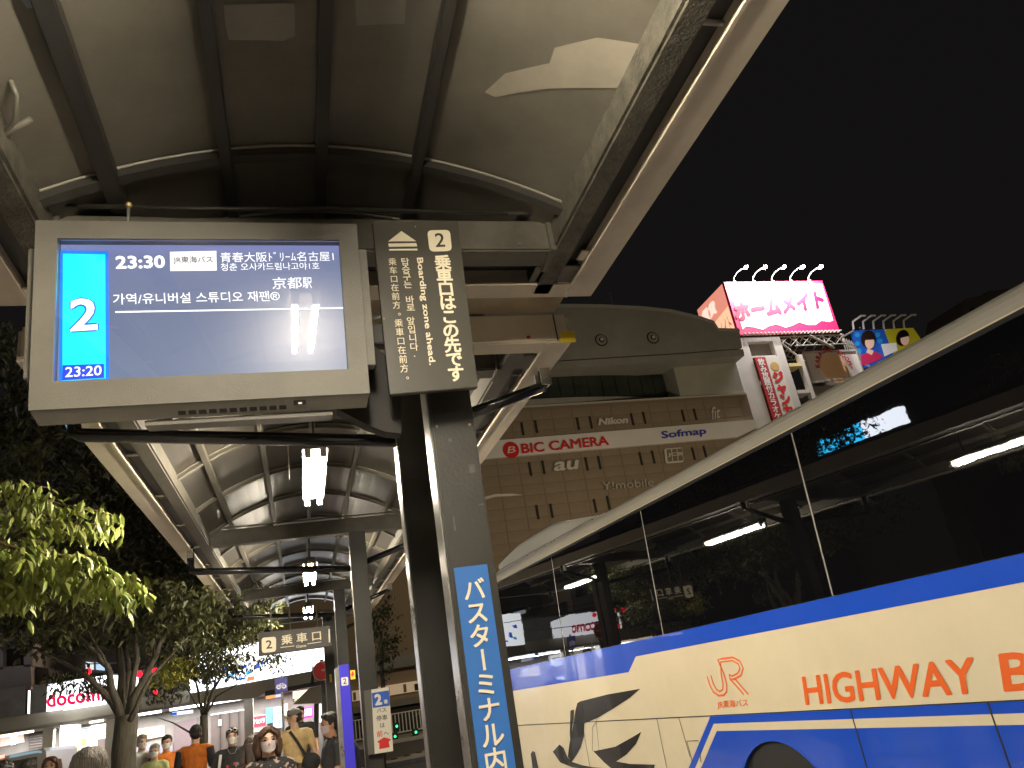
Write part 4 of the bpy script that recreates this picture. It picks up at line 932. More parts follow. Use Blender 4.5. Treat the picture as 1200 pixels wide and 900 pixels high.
# docomo sign
ds = thing('phone_shop_sign', 'glowing white sign with red docomo lettering behind the big tree', 'sign', (-5, 21.9, 3.1))
PDs = Plane((0, 21.85, 0), (1, 0, 0), (0, 0, 1))
wq([z5(305, 528), z5(905, 440), z5(905, 300), z5(720, 285), z5(560, 310), z5(500, 318), z5(430, 332), z5(313, 350)], em('docomo_white', (.92, .94, 1), 2.6), ds, 'panel', 0, .12, PDs)
PDs2 = Plane((0, 21.83, 0), (1, 0, 0), (0, 0, 1))
wpx('docomo', PDs2, z5(310, 505), z5(732, 448), z5(303, 404), em('docomo_red', (.85, .0, .06), 1.1), ds, .035, 0)
wq([z5(420, 520), z5(700, 480), z5(700, 472), z5(420, 512)], em('docomo_white', (.92, .94, 1), 2.6), ds, 'lower_lip', .03, .02, PDs)
# white-blue long sign
ws_ = thing('long_white_sign', 'long blazing white sign with blue lettering behind the second tree', 'sign', (-1, 21.6, 3.1))
PWs = Plane((0, 21.6, 0), (1, 0, 0), (0, 0, 1))
wq([(222, 812), (380, 783), (380, 738), (300, 753), (222, 768)], em('sign_white', (.93, .96, 1), 3.0), ws_, 'panel', 0, .15, PWs)
PWt = Plane((0, 21.57, 0), (1, 0, 0), (0, 0, 1))
sb_ = [em('sign_blue', (.01, .12, .85), 1.3), em('sign_cyan', (.05, .45, .9), 1.2), em('sign_orange', (.9, .25, .1), 1.2)]
for x, y, w_, h2, c in ((232, 782, 7, 5, 0), (243, 790, 4, 8, 0), (236, 798, 5, 4, 1), (258, 781, 8, 5, 0), (264, 790, 10, 4, 1), (272, 784, 6, 7, 0), (280, 780, 9, 5, 0), (276, 795, 12, 3, 0), (288, 786, 8, 5, 1), (289, 793, 9, 6, 2), (297, 779, 7, 6, 0), (305, 776, 6, 4, 0), (250, 799, 6, 3, 0)):
    wq([(x, y + h2), (x + w_, y + h2 - 2), (x + w_ + 1, y - 1), (x + 1, y)], sb_[c], ws_, 'printed_patch', .04, .02, PWs)
wq([(222, 826), (300, 818), (312, 812), (378, 800), (378, 784), (300, 799), (222, 813)], beige, ws_, 'lower_panel', .0, .2, PWs)
# red lamps shining through the leaves
for i, (x, y, d, l) in enumerate(((103.5, 787, 16, 'red lamp beside the left limb of the big tree'), (163.5, 790, 17, 'red lamp right of the big trunk, leftmost of its cluster'), (182, 786, 17, 'red lamp above the yellow leaf clump'), (181, 811, 17, 'red lamp below the yellow leaf clump'), (222, 784, 17, 'red lamp just left of the white sign'))):
    c_ = at(x, y, y=d); t_ = thing('red_lamp', l, 'lamp', c_, 'red lamps behind the leaves')
    MB().ell(c_, (.055, .05, .062), 10, 7).build('globe', em('redglobe', (1, .01, .03), 2.2), t_, smooth=True)
    MB().box(c_.x - .02, c_.x + .02, c_.y - .02, c_.y + .02, c_.z + .08, c_.z + .14).build('cap', slot, t_)
    MB().tube([(c_.x, c_.y, c_.z + .13), (c_.x, c_.y + 5, c_.z + .5)], .01, 5).build('cable', slot, t_)
# round hanging shop lamp
rl = thing('round_hanging_sign', 'white glowing rounded hanging sign outside the phone shop', 'sign', at(80, 858, y=21.4))
PR = Plane((0, 21.4, 0), (1, 0, 0), (0, 0, 1)); P_ = [z5(400, 617), z5(503, 612)]
cx_, cy_ = 451, 665
P_ = [z5(400, 620), ] + [z5(cx_ + 51 * math.cos(a), cy_ + 62 * math.sin(a)) for a in [math.pi - i * math.pi / 12 for i in range(13)]] + [z5(502, 612)]
wq(P_[::-1], em('white_lantern', (1, 1, 1), 4), rl, 'shade', 0, .25, PR)
wq([z5(452, 900), z5(500, 900), z5(506, 612), z5(496, 612), z5(500, 720), z5(470, 740)], em('cream_pillar', (1, .92, .65), .75), rl, 'lit_pillar', -.3, .1, PR)
# pale building left, above the arcade
pbld = thing('pale_building', 'dusty pink building with a dark square window behind the trees at left', 'building', (-9, 27, 0))
PA = Plane((0, 26, 0), (1, 0, 0), (0, 0, 1)); pinkw = mat('dusty_pink_wall', (.36, .29, .27), .8, var=.12, vscale=.6, bump=.1)
wq([(-40, 860), (38, 860), (36, 779), (-40, 785)], pinkw, pbld, 'wall', 0, 4, PA)
wq([(-40, 786), (4, 784), (3, 752), (-40, 758)], pinkw, pbld, 'wall_pier', 0, 4, PA)
wq([(4, 784), (28, 781), (27, 752), (3, 754)], slot, pbld, 'window', -.3, .1, PA)
wq([(28, 782), (38, 780), (40, 690), (26, 690)], pinkw, pbld, 'wall_pier', 0, 4, PA)
wq([(-40, 755), (30, 751), (28, 640), (-40, 640)], pinkw, pbld, 'upper_wall', 0, 4, PA)
wq([(-40, 846), (31, 838), (30, 831), (-40, 835)], mat('yellow_fascia', (.55, .40, .08), .5), pbld, 'yellow_band', .05, .1, PA)
wq([(37, 860), (56, 850), (52, 782), (37, 780)], mat('dark_recess', (.10, .085, .07), .8, var=.3), pbld, 'recess', -.4, 3, PA)
wq([(40, 790), (160, 778), (160, 690), (42, 690)], mat('back_wall', (.13, .11, .10), .8, var=.3), pbld, 'back_wall', -2, 1, PA)
for x, y, w_, c in ((81, 771, 9, (.85, .9, .9)), (94, 772, 10, (.55, .75, .95))):
    wq([(x, y + 8), (x + w_, y + 9), (x + w_, y), (x, y - 1)], em('win%d' % x, c, .8), pbld, 'lit_window', -1.9, .1, PA)
hl = thing('wall_lamp_post', 'slim dark post with a vertical white tube lamp left of the phone shop sign', 'lamp', (-6.4, 21.5, 2.8))
PH = Plane((0, 21.5, 0), (1, 0, 0), (0, 0, 1))
wq([z5(165, 545), z5(182, 545), z5(190, 360), z5(172, 360)], slot, hl, 'post', 0, .08, PH)
wq([z5(184, 542), z5(194, 542), z5(198, 390), z5(188, 390)], em('warmtube', (1, .95, .85), 3), hl, 'tube', .02, .04, PH)
wq([z5(168, 385), z5(205, 380), z5(205, 360), z5(170, 362)], mat('brown_cap', (.2, .1, .07), .5), hl, 'cap', .02, .15, PH)

# ---------------------------------------------------------------- small street signs
gs = thing('gate_sign', 'hanging brown sign with number 2 in a white square and boarding gate lettering', 'sign', (-.06, 11.6, 2.7))
PGt = Plane((0, 11.6, 0), (1, 0, 0), (0, 0, 1)); c8 = lambda x, y: (200 + x / 4, 680 + y / 4)
MB().prism([PGt.hit(*p) for p in (c8(412, 355), c8(755, 308), c8(748, 212), c8(412, 245))], (0, .12, 0)).build('board', mat('gate_sign_brown', (.042, .034, .030), .5, var=.06), gs, bevel=.01)
rrect(PGt, [c8(428, 342), c8(494, 334), c8(494, 264), c8(426, 270)], M['ink'], gs, 'number_plate', .006, .2)
wpx('2', PGt, c8(448, 322), c8(476, 319), c8(446, 283), M['sign'], gs, .02, .012)
wpx('乗 車 口', PGt, c8(520, 304), c8(706, 280), c8(518, 258), M['ink'], gs, .02, .006)
wpx('Gate', PGt, c8(588, 318), c8(636, 311), c8(588, 305), M['ink'], gs, .01, .006)
sheet(PGt, [c8(515, 317), c8(580, 309), c8(580, 306), c8(515, 314)], M['ink'], gs, 'rule', .006)
sheet(PGt, [c8(640, 300), c8(706, 290), c8(706, 287), c8(640, 297)], M['ink'], gs, 'rule', .006)
sheet(PGt, [c8(741, 292), c8(748, 291), c8(746, 228), c8(739, 229)], M['ink'], gs, 'side_mark', .006)
for x in (470, 560, 690): 
    a = PGt.hit(*c8(x, 235)); MB().tube([a + Vector((0, .06, -.05)), a + Vector((0, .06, .32))], .012, 6).build('hanger', M['beam'], gs)
# poster on the second pole
po = thing('bus_bay_poster', 'white poster with blue 2 and red up arrow strapped to the second pole', 'poster', (.68, 7.95, 1.2))
PPo = Plane((0, 7.96, 0), (1, 0, 0), (0, 0, 1)); pc = lambda x, y: (380 + x / 4.5, 700 + y / 4.5)
MB().prism([PPo.hit(*pc(*p)) for p in ((232, 832), (362, 812), (340, 472), (208, 492))], (0, .006, 0)).build('clear_sleeve', mat('clear_sleeve', (.16, .155, .14), .15, coat=.5), po)
MB().prism([PPo.hit(*pc(*p), .003) for p in ((266, 826), (364, 810), (340, 472), (248, 487))], (0, .002, 0)).build('sheet', mat('poster_paper', (.78, .74, .62), .6), po)
MB().prism([PPo.hit(*pc(*p), .005) for p in ((256, 584), (346, 571), (340, 490), (250, 505))], (0, .001, 0)).build('blue_field', mat('poster_blue2', (.03, .12, .55), .5), po)
wpx('2', PPo, pc(268, 572), pc(306, 566), pc(262, 512), M['white'], po, .05, .008)
wpx('番', PPo, pc(314, 562), pc(336, 559), pc(312, 540), M['white'], po, .03, .008)
ptx = mat('poster_dark_text', (.05, .05, .05), .6); prd = mat('poster_red_text', (.70, .03, .03), .5)
wpx('バス', PPo, pc(278, 610), pc(328, 602), pc(275, 588), ptx, po, .01, .006)
wpx('停車', PPo, pc(276, 654), pc(334, 645), pc(273, 626), ptx, po, .01, .006)
wpx('は', PPo, pc(296, 688), pc(320, 684), pc(294, 664), ptx, po, .01, .006)
wpx('前', PPo, pc(278, 738), pc(308, 733), pc(276, 706), prd, po, .01, .006)
wpx('へ', PPo, pc(314, 728), pc(340, 723), pc(312, 712), ptx, po, .01, .006)
sheet(PPo, [pc(*p) for p in ((290, 800), (345, 790), (340, 762), (352, 748), (315, 738), (278, 762), (290, 768))], prd, po, 'arrow', .006)
# blue number pillar
bpi = thing('number_pillar', 'slim violet-blue pillar with a small white 2 panel in front of the poles', 'sign', (.34, 7, 0))
a0 = at(397, 781, y=7).x; a1 = at(408.5, 780, y=7).x
MB().box(a0, a1, 7.0, 7.012, 0, 2.0).build('blue_face', mat('pillar_blue', (.05, .04, .62), .4), bpi)
MB().box(a0, a1, 7.0125, 7.28, 0, 1.995).build('core', M['steel'], bpi)
MB().box(a0 - .03, a0 - .001, 7.0, 7.28, 0, 1.985).build('steel_edge', M['steel'], bpi, bevel=.004)
PPi = Plane((0, 6.998, 0), (1, 0, 0), (0, 0, 1)); p4 = lambda x, y: (360 + x / 8.571, 750 + y / 8.571)
rrect(PPi, [p4(345, 463), p4(414, 453), p4(410, 370), p4(340, 378)], M['white'], bpi, 'number_plate', .003, .15)
wpx('2', PPi, p4(362, 444), p4(395, 439), p4(360, 388), ptx, bpi, .02, .006)
# round red sign, yellow tag, orange arrow box
rs = thing('round_red_sign', 'round red road sign half hidden by the third pole', 'sign', at(376, 801, y=13.4))
PRs = Plane((0, 13.4, 0), (1, 0, 0), (0, 0, 1)); ccr = PRs.hit(377.5, 786); rr_ = .15
for r, m_, d in ((rr_, mat('sign_white_rim', (.7, .6, .5), .5), 0), (rr_ * .9, mat('sign_red2', (.62, .05, .05), .5), .006)):
    MB().prism([ccr + Vector((r * math.cos(a), -d, r * math.sin(a))) for a in [-i * math.pi / 14 for i in range(28)]], (0, .01, 0)).build('disc', m_, rs)
sheet(PRs, [z56(600, 262), z56(650, 255), z56(650, 243), z56(600, 250)], mat('sign_pink_text', (.7, .4, .35), .5), rs, 'bar', .012)
MB().box(ccr.x - .03, ccr.x + .03, 13.43, 13.48, 0, 2.5).build('post', M['dark'], rs)
dp = thing('dark_post', 'dark square post with a yellow tag left of the third pole', 'post', (.42, 13, 0))
xa2 = at(381.5, 790, y=13.0).x; xb2 = at(393.5, 790, y=13.0).x
MB().box(xa2, xb2, 13.0, 13.15, 0, 3.2).build('post', M['dark'], dp, bevel=.006)
sheet(Plane((0, 12.99, 0), (1, 0, 0), (0, 0, 1)), [z56(655, 335), z56(670, 333), z56(666, 280), z56(652, 282)], mat('yellowtag', (.75, .55, .05), .5), dp, 'tag', 0, .02)
ob_ = thing('orange_arrow_box', 'small orange box with a red down arrow between the second and third pole', 'sign', at(414, 790, y=16.5))
POb = Plane((0, 16.5, 0), (1, 0, 0), (0, 0, 1))
sheet(POb, [p4(420, 398), p4(485, 388), p4(480, 300), p4(415, 310)], em('orangebox', (1, .55, .05), 1.0), ob_, 'box', 0, .15)
sheet(POb, [p4(452, 372), p4(476, 340), p4(466, 340), p4(464, 318), p4(448, 320), p4(448, 342), p4(436, 344)], em('redarrow', (.8, .05, .02), .8), ob_, 'arrow', .01)
MB().box(.66, .70, 16.5, 16.6, 0, 2.0).build('post', M['dark'], ob_)
# bicycle sign
by = thing('bicycle_sign', 'small square blue bicycle sign on a thin pole above the crowd', 'sign', at(328, 803, y=15.5))
PBy = Plane((0, 15.5, 0), (1, 0, 0), (0, 0, 1))
sheet(PBy, [z56(295, 405), z56(378, 392), z56(375, 300), z56(292, 314)], mat('bike_sign_blue', (.04, .04, .20), .5), by, 'panel', 0, .02)
bw_ = mat('bike_white', (.55, .55, .75), .5); 
def bring(cx_, cy_, r): return MB().strip([PBy.hit(*z56(cx_ + r * math.cos(a), cy_ + r * math.sin(a)), .005) for a in [i * math.pi / 8 for i in range(17)]], .022, PBy.n, (0, .003, 0))
bring(318, 365, 12).build('wheel_mark', bw_, by); bring(352, 360, 12).build('wheel_mark', bw_, by)
for P in ([(318, 365), (328, 345), (348, 342), (352, 360)], [(328, 345), (337, 362), (348, 342)], [(318, 365), (337, 362)]):
    MB().strip([PBy.hit(*z56(*p), .005) for p in P], .02, PBy.n, (0, .003, 0)).build('frame_mark', bw_, by)
a = PBy.hit(*z56(340, 405)); MB().tube([(a.x, 15.53, 0), (a.x, 15.53, a.z + .3)], .022, 8).build('pole', M['steel'], by)
# small white lantern on a stand in front of the white sign
sl_ = thing('area_lamp', 'small square white lamp head on a dark stem before the long white sign', 'lamp', at(365, 780, y=20))
PSl = Plane((0, 20, 0), (1, 0, 0), (0, 0, 1))
sheet(PSl, [z56(530, 212), z56(556, 208), z56(554, 180), z56(528, 184)], beige_d, sl_, 'frame', 0, .06)
sheet(PSl, [z56(534, 206), z56(552, 203), z56(550, 186), z56(532, 189)], em('sign_white', (.93, .96, 1), 3.0), sl_, 'glass', .01, .01)
sheet(PSl, [z56(528, 355), z56(552, 350), z56(548, 250), z56(545, 212), z56(540, 212), z56(536, 250)], slot, sl_, 'stem', 0, .05)

# ---------------------------------------------------------------- railing, kerb and lamps beyond the road, seen between the poles
fe = thing('railing', 'pale baluster railing along the far pavement between the poles', 'railing', (6, 47, 0))
struct('far_pavement', MB().box(-6, 30, 44, 58.3, -.3, .0), M['kerb'])
for z in (.25, 1.25): MB().box(1, 13, 47, 47.06, z, z + .06).build('rail', mat('railing_paint', (.45, .45, .42), .5), fe)
bal = None
for i in range(60):
    x = 1.1 + i * .2
    if bal is None: bal = MB().box(-.028, .028, -.015, .015, 0, 1.0).build('baluster', mat('railing_paint', (.45, .45, .42), .5), None); bal.parent = fe; o = bal
    else: o = bpy.data.objects.new('baluster', bal.data); COL.objects.link(o); o.parent = fe
    o.location = Vector((x, 47.03, .28)) - fe.location
isl = thing('traffic_island', 'low island kerb painted in yellow and black blocks', 'kerb', (3.4, 29, -.12))
for i in range(22):
    x = 1.2 + i * .25
    y = 27.0 + i * .27
    MB().box(x, x + .245, y, y + .16, -.12, .02).build('kerb_block', mat('kerb_yellow', (.75, .62, .35), .6) if i % 2 else slot, isl)
MB().hexa([(1.2, 27.2, -.118), (6.7, 33.1, -.118), (12, 33.1, -.118), (9, 27.2, -.118)], [(1.2, 27.2, .0), (6.7, 33.1, .0), (12, 33.1, .0), (9, 27.2, .0)]).build('island_top', M['paving'], isl)
for i, (x, y, l) in enumerate(((465, 851, 'green signal light low by the railing, topmost'), (487.5, 858, 'green signal light low by the railing, right one'), (463, 863, 'green signal light low by the railing, left one'))):
    c_ = at(x, y, y=45.5); t_ = thing('green_light', l, 'light', c_, 'green lights by the railing')
    MB().ell(c_, .065, 8, 6).build('lens', em('greenled', (.05, 1, .35), 2), t_, smooth=True)
    MB().box(c_.x - .16, c_.x + .16, 45.65, 45.9, c_.z - .18, c_.z + .18).build('case', slot, t_)
    MB().box(c_.x - .04, c_.x + .04, 45.7, 45.78, 0, c_.z - .17).build('post', slot, t_)
# dark parked car roofs behind the railing
for i, (x, l) in enumerate(((3.2, 'dark parked car behind the railing nearest the poles'), (8.5, 'dark parked car behind the railing farther right'))):
    cr = thing('parked_car', l, 'car', (x, 52, 0), 'cars parked behind the railing')
    P = [(-2.1, .3), (2.1, .3), (2.1, .8), (1.4, .95), (.9, 1.45), (-1.0, 1.48), (-1.7, .95), (-2.1, .85)]
    MB().prism([(x + a, 51.2, b_) for a, b_ in P], (0, 1.6, 0)).build('body', mat('car_dark', (.03, .03, .035), .2, coat=.7), cr, bevel=.06)
    MB().prism([(x + a, 51.18, b_) for a, b_ in ((-1.45, .95), (1.2, .95), (.8, 1.38), (-.95, 1.4))], (0, .01, 0)).build('window', glass, cr)
    for q_ in (-1.3, 1.3): MB().tube([(x + q_, 51.15, .32), (x + q_, 51.4, .32)], .32, 16).build('wheel', _m['tyre_rubber'], cr)
# vehicle with rounded lit roof at the far left
vn = thing('minibus', 'pale rounded minibus roof with a blue-white stripe at lower left', 'vehicle', (-5.5, 16.4, 0))
PVn = Plane((0, 16, 0), (1, 0, 0), (0, 0, 1))
cb = mat('minibus_paint', (.45, .42, .38), .3, coat=.4)
wq([z5(-200, 900), z5(-200, 860), z5(0, 830), z5(60, 815), z5(230, 780), z5(285, 768), z5(303, 790), z5(308, 900), z5(308, 1200), z5(-200, 1200)], cb, vn, 'body', 0, 2.0, PVn)
wq([z5(60, 836), z5(240, 800), z5(276, 800), z5(270, 785), z5(235, 785), z5(70, 815)], em('minibus_band', (.35, .55, .65), .5), vn, 'roof_band', .02, .02, PVn)
wq([z5(50, 930), z5(240, 930), z5(245, 825), z5(60, 858)], mat('minibus_window', (.12, .10, .08), .1), vn, 'window', .02, .02, PVn)
wq([z5(0, 838), z5(30, 832), z5(30, 812), z5(0, 818)], em('tail_red', (1, .35, .25), 2.0), vn, 'marker_lamp', .03, .03, PVn)
for q_ in (-6.4, -4.6): MB().tube([(q_ , 15.95, .35), (q_, 16.2, .35)], .35, 16).build('wheel', _m['tyre_rubber'], vn)

# ---------------------------------------------------------------- trees
bark = mat('bark', (.062, .053, .038), .9, var=.35, vscale=9, bump=.8, bscale=24, stretch=(1, 1, .25))
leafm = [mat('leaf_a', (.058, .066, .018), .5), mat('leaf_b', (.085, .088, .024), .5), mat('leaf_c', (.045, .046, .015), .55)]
leafb = [mat('leaf_bright', (.27, .33, .06), .42), mat('leaf_light', (.34, .38, .10), .42), mat('leaf_mid', (.16, .22, .04), .45)]  # lamplight on the leaves put into these brighter colours
def leaf_geo(c, d, s, w, up):
    """pointed folded leaf: c base, d direction, s length"""
    d = d.normalized(); a = d.cross(up); a = a.normalized() if a.length > 1e-4 else Vector((1, 0, 0)); n = a.cross(d)
    m1 = c + d * s * .38
    return [c, m1 + a * w + n * w * .35, c + d * s, m1 - a * w + n * w * .35, m1 - n * 0.0]
LF = [(0, 4, 1), (1, 4, 2), (2, 4, 3), (3, 4, 0)]
def foliage(name, blobs, count, size, mats, parent, droop=.6, seed=1, kind='stuff'):
    rnd = random.Random(seed); vs = []; fs = []; mi = []
    tot = sum(r[0] * r[1] * r[2] for _, r in blobs)
    for c, r in blobs:
        k = max(1, int(count * r[0] * r[1] * r[2] / tot))
        twigs = []
        for _ in range(max(1, k // 14)):
            while True:
                q_ = Vector((rnd.uniform(-1, 1), rnd.uniform(-1, 1), rnd.uniform(-1, 1)))
                if .25 < q_.length < 1: break
            p = c + Vector((q_.x * r[0], q_.y * r[1], q_.z * r[2]))
            if mnoise.noise(p * 1.1) < -.18: continue
            twigs.append((p, Vector((rnd.uniform(-1, 1), rnd.uniform(-1, 1), rnd.uniform(-.5, .2))).normalized()))
        for p, d in twigs:
            tm = rnd.choice((0, 0, 1, 2))
            for i in range(14):
                b = p + d * (i - 7) * size * .33 + Vector((rnd.gauss(0, .3), rnd.gauss(0, .3), rnd.gauss(0, .3))) * size
                dd = Vector((rnd.uniform(-1, 1), rnd.uniform(-1, 1), -droop + rnd.uniform(-.5, .5)))
                s = size * rnd.uniform(.7, 1.25); B = len(vs)
                vs += leaf_geo(b, dd, s, s * .2, Vector((rnd.uniform(-1, 1), rnd.uniform(-1, 1), 1.2)))
                fs += [tuple(B + j for j in f) for f in LF]; mi += [tm if rnd.random() < .7 else rnd.choice((0, 1, 2))] * 4
    off = worldloc(parent); me = bpy.data.meshes.new(name); me.from_pydata([v - off for v in vs], [], fs)
    for q_ in mats: me.materials.append(q_)
    me.polygons.foreach_set('material_index', mi)
    o = bpy.data.objects.new(name, me); COL.objects.link(o); o.parent = parent
    if kind: o['kind'] = kind
    return o
def limb(pts, r0, r1, parent, name='limb', y=None, n=9):
    P = [Vector(p) if y is None else at(*p, y=y) for p in pts]
    Q = []
    for i in range(len(P) - 1):
        for k in range(3): Q.append(P[i].lerp(P[i + 1], k / 3) + Vector((random.gauss(0, .012), random.gauss(0, .02), 0)) * (i + k > 0))
    Q.append(P[-1]); N = len(Q)
    return MB().tube(Q, [r0 + (r1 - r0) * (i / (N - 1)) ** .8 for i in range(N)], n).build(name, bark, parent, smooth=True)
t1 = thing('street_tree', 'big zelkova with a thick trunk and many rising limbs before the docomo sign', 'tree', (-2.1, 11, 0))
b0 = at(150, 850, y=11); b0 = Vector((b0.x, 11, 0))
tp = at(147, 838, y=11)
limb([(b0.x, 11, -.1), (b0.x - .01, 11, .8), (tp.x + .02, 11, tp.z)], .17, .13, t1, 'trunk', n=14)
for P, r, y in (([(150, 847), (165, 804), (181, 767), (203, 721), (232, 672)], .10, 11), ([(140, 838), (107, 796), (77, 777), (40, 760), (0, 752)], .065, 11), ([(141, 840), (128, 788), (115, 767), (88, 743), (40, 700)], .075, 10.8),
                ([(146, 842), (141, 767), (130, 713), (118, 640)], .085, 11.2), ([(150, 842), (160, 772), (157, 727), (170, 650)], .07, 11), ([(148, 845), (150, 790), (143, 740), (95, 660), (60, 600)], .06, 11.4), ([(152, 845), (172, 800), (190, 778), (222, 745)], .05, 10.7),
                ([(181, 767), (190, 700), (196, 640)], .04, 11), ([(128, 788), (100, 735), (70, 690)], .035, 10.8), ([(88, 743), (60, 735), (10, 720)], .03, 10.8), ([(203, 721), (240, 700), (262, 690)], .03, 11), ([(130, 713), (150, 660), (160, 600)], .035, 11.2)):
    limb(P, r * .72, r * .10, t1, 'limb', y)
def blob(px, py, y, rx, ry, rz): return (at(px, py, y=y), (rx, ry, rz))
foliage('leaves', [blob(60, 560, 11, 2.0, 1.6, 1.3), blob(150, 640, 11.3, 1.5, 1.5, .9), blob(30, 690, 10.6, 1.7, 1.3, .55), blob(110, 720, 11.6, 1.3, 1.4, .5), blob(215, 690, 11.8, .9, 1.3, .65), blob(20, 450, 10, 1.0, .8, 1.0), blob(60, 735, 11, .9, .9, .22), blob(90, 800, 11.6, .30, .25, .10), blob(112, 796, 12, .22, .25, .12), blob(200, 745, 11.8, .6, .8, .3), blob(180, 580, 11.5, 1.2, 1.4, .9), blob(95, 690, 10.4, 1.3, .6, .42), blob(155, 705, 10.5, .9, .6, .36), blob(205, 728, 10.7, .6, .6, .26), blob(35, 728, 10.3, .9, .6, .2)], 36000, .115, leafm, t1, seed=3)
t2 = thing('street_tree', 'slimmer tree with thin spreading limbs before the long white sign', 'tree', (-1.6, 14, 0))
b2 = at(237, 880, y=14); tp = at(239, 838, y=14)
limb([(b2.x, 14, -.1), (b2.x, 14, 1), (tp.x, 14, tp.z)], .085, .06, t2, 'trunk', n=12)
for P, r, y in (([(240, 842), (250, 809), (267, 777), (290, 745)], .045, 14), ([(238, 840), (229, 799), (222, 760)], .04, 14), ([(239, 842), (243, 795), (246, 750)], .04, 14.2), ([(241, 838), (252, 817), (277, 802), (306, 776)], .028, 13.8), ([(267, 777), (280, 762), (306, 752)], .02, 14),
                ([(236, 866), (203, 847), (184, 841)], .025, 13.6), ([(229, 799), (212, 780), (200, 772)], .02, 14), ([(250, 809), (262, 760), (270, 735)], .02, 14.3), ([(238, 835), (215, 800), (190, 792)], .02, 13.9)):
    limb(P, r * .8, r * .12, t2, 'limb', y)
foliage('leaves', [blob(225, 735, 14, 1.1, 1.1, .50), blob(262, 715, 14.5, 1.0, 1.1, .55), blob(215, 775, 14, .75, .8, .33), blob(320, 772, 13.6, .28, .4, .16), blob(250, 790, 14.2, .40, .5, .18), blob(290, 735, 14.3, .6, .6, .3), blob(190, 800, 14, .45, .5, .28), blob(248, 775, 13.8, .45, .4, .22), blob(285, 778, 13.7, .25, .3, .12)], 11500, .10, leafm, t2, seed=5)
foliage('hanging_leaves', [blob(96, 798, 12.0, .42, .3, .14), blob(118, 800, 12, .30, .3, .14), blob(80, 790, 12, .3, .3, .08)], 520, .075, leafm, t1, droop=1.2, seed=31)
foliage('hanging_leaves', [blob(245, 780, 13.6, .45, .3, .26), blob(285, 775, 13.5, .38, .3, .18), blob(318, 772, 13.4, .24, .3, .12)], 1000, .075, leafm, t2, droop=1.0, seed=33)
foliage('lit_yellow_leaves', [blob(203, 788, 13.2, .24, .25, .26)], 420, .10, [mat('leaf_yellow_lit', (.26, .24, .03), .5), mat('leaf_yellow_lit2', (.34, .30, .05), .5), leafb[0]], t2, seed=8)  # clump in lamplight, the light put into brighter, yellower leaf colours
t3 = thing('street_tree', 'dark small tree behind the second pole before the brown store', 'tree', (2.2, 24, 0))
limb([at(449, 905, y=24), at(449, 800, y=24), at(446, 740, y=24)], .1, .04, t3, 'trunk')
foliage('leaves', [blob(448, 745, 24, .55, .6, 1.0), blob(436, 700, 24, .6, .6, 1.2), blob(452, 780, 24, .35, .4, .4)], 1800, .14, leafm, t3, seed=9)
# the near branch, each large leaf its own object
t4 = thing('overhanging_tree', 'lit green branch of pointed drooping leaves hanging in from the left edge', 'tree', (-3.4, 5.2, 0))
MB().tube([(-3.4, 5.2, -.1), (-3.38, 5.2, 1.6), (-3.3, 5.15, 3.0), (-3.2, 5.3, 5)], [.17, .14, .11, .06], 12).build('trunk', bark, t4, smooth=True)
twm = mat('twig', (.20, .12, .08), .8)
tw = []
def twig(P, y, r=.008):
    Q = [at(a, b_, y=y + dy) for (a, b_), dy in zip(P, [(.0, .04, -.03, .02, 0, .03, 0)[i % 7] for i in range(len(P))])]
    MB().tube(Q, [r * (1.3 - i / len(Q)) for i in range(len(Q))], 6).build('twig', twm, t4, smooth=True)
    return Q
twig([(-160, 600), (-80, 622), (-20, 632), (45, 650), (105, 652), (130, 670), (172, 690)], 5.0, .013)
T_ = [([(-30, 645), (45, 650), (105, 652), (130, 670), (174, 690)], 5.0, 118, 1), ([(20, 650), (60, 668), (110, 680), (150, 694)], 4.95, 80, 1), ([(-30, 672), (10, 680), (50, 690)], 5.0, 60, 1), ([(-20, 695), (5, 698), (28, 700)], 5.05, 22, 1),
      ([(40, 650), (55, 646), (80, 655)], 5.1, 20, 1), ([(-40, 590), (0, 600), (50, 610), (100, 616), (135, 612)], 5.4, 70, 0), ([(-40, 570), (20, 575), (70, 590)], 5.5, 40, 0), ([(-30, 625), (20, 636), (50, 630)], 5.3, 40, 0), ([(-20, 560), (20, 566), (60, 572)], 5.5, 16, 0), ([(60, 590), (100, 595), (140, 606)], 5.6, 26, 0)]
lproto = {}
def leaf_mesh(m):
    if m.name in lproto: return lproto[m.name]
    v = [Vector((0, 0, 0)), Vector((.20, .30, -.04)), Vector((.17, .62, -.05)), Vector((0, 1, -.14)), Vector((-.17, .62, -.05)), Vector((-.20, .30, -.04)), Vector((0, .32, .04)), Vector((0, .65, .02))]
    me = bpy.data.meshes.new('leaf'); me.from_pydata(v, [], [(0, 6, 1), (1, 6, 7, 2), (2, 7, 3), (0, 5, 6), (5, 4, 7, 6), (4, 3, 7)]); me.materials.append(m); lproto[m.name] = me; return me
rnd = random.Random(11); nleaf = 0; extra = MB()
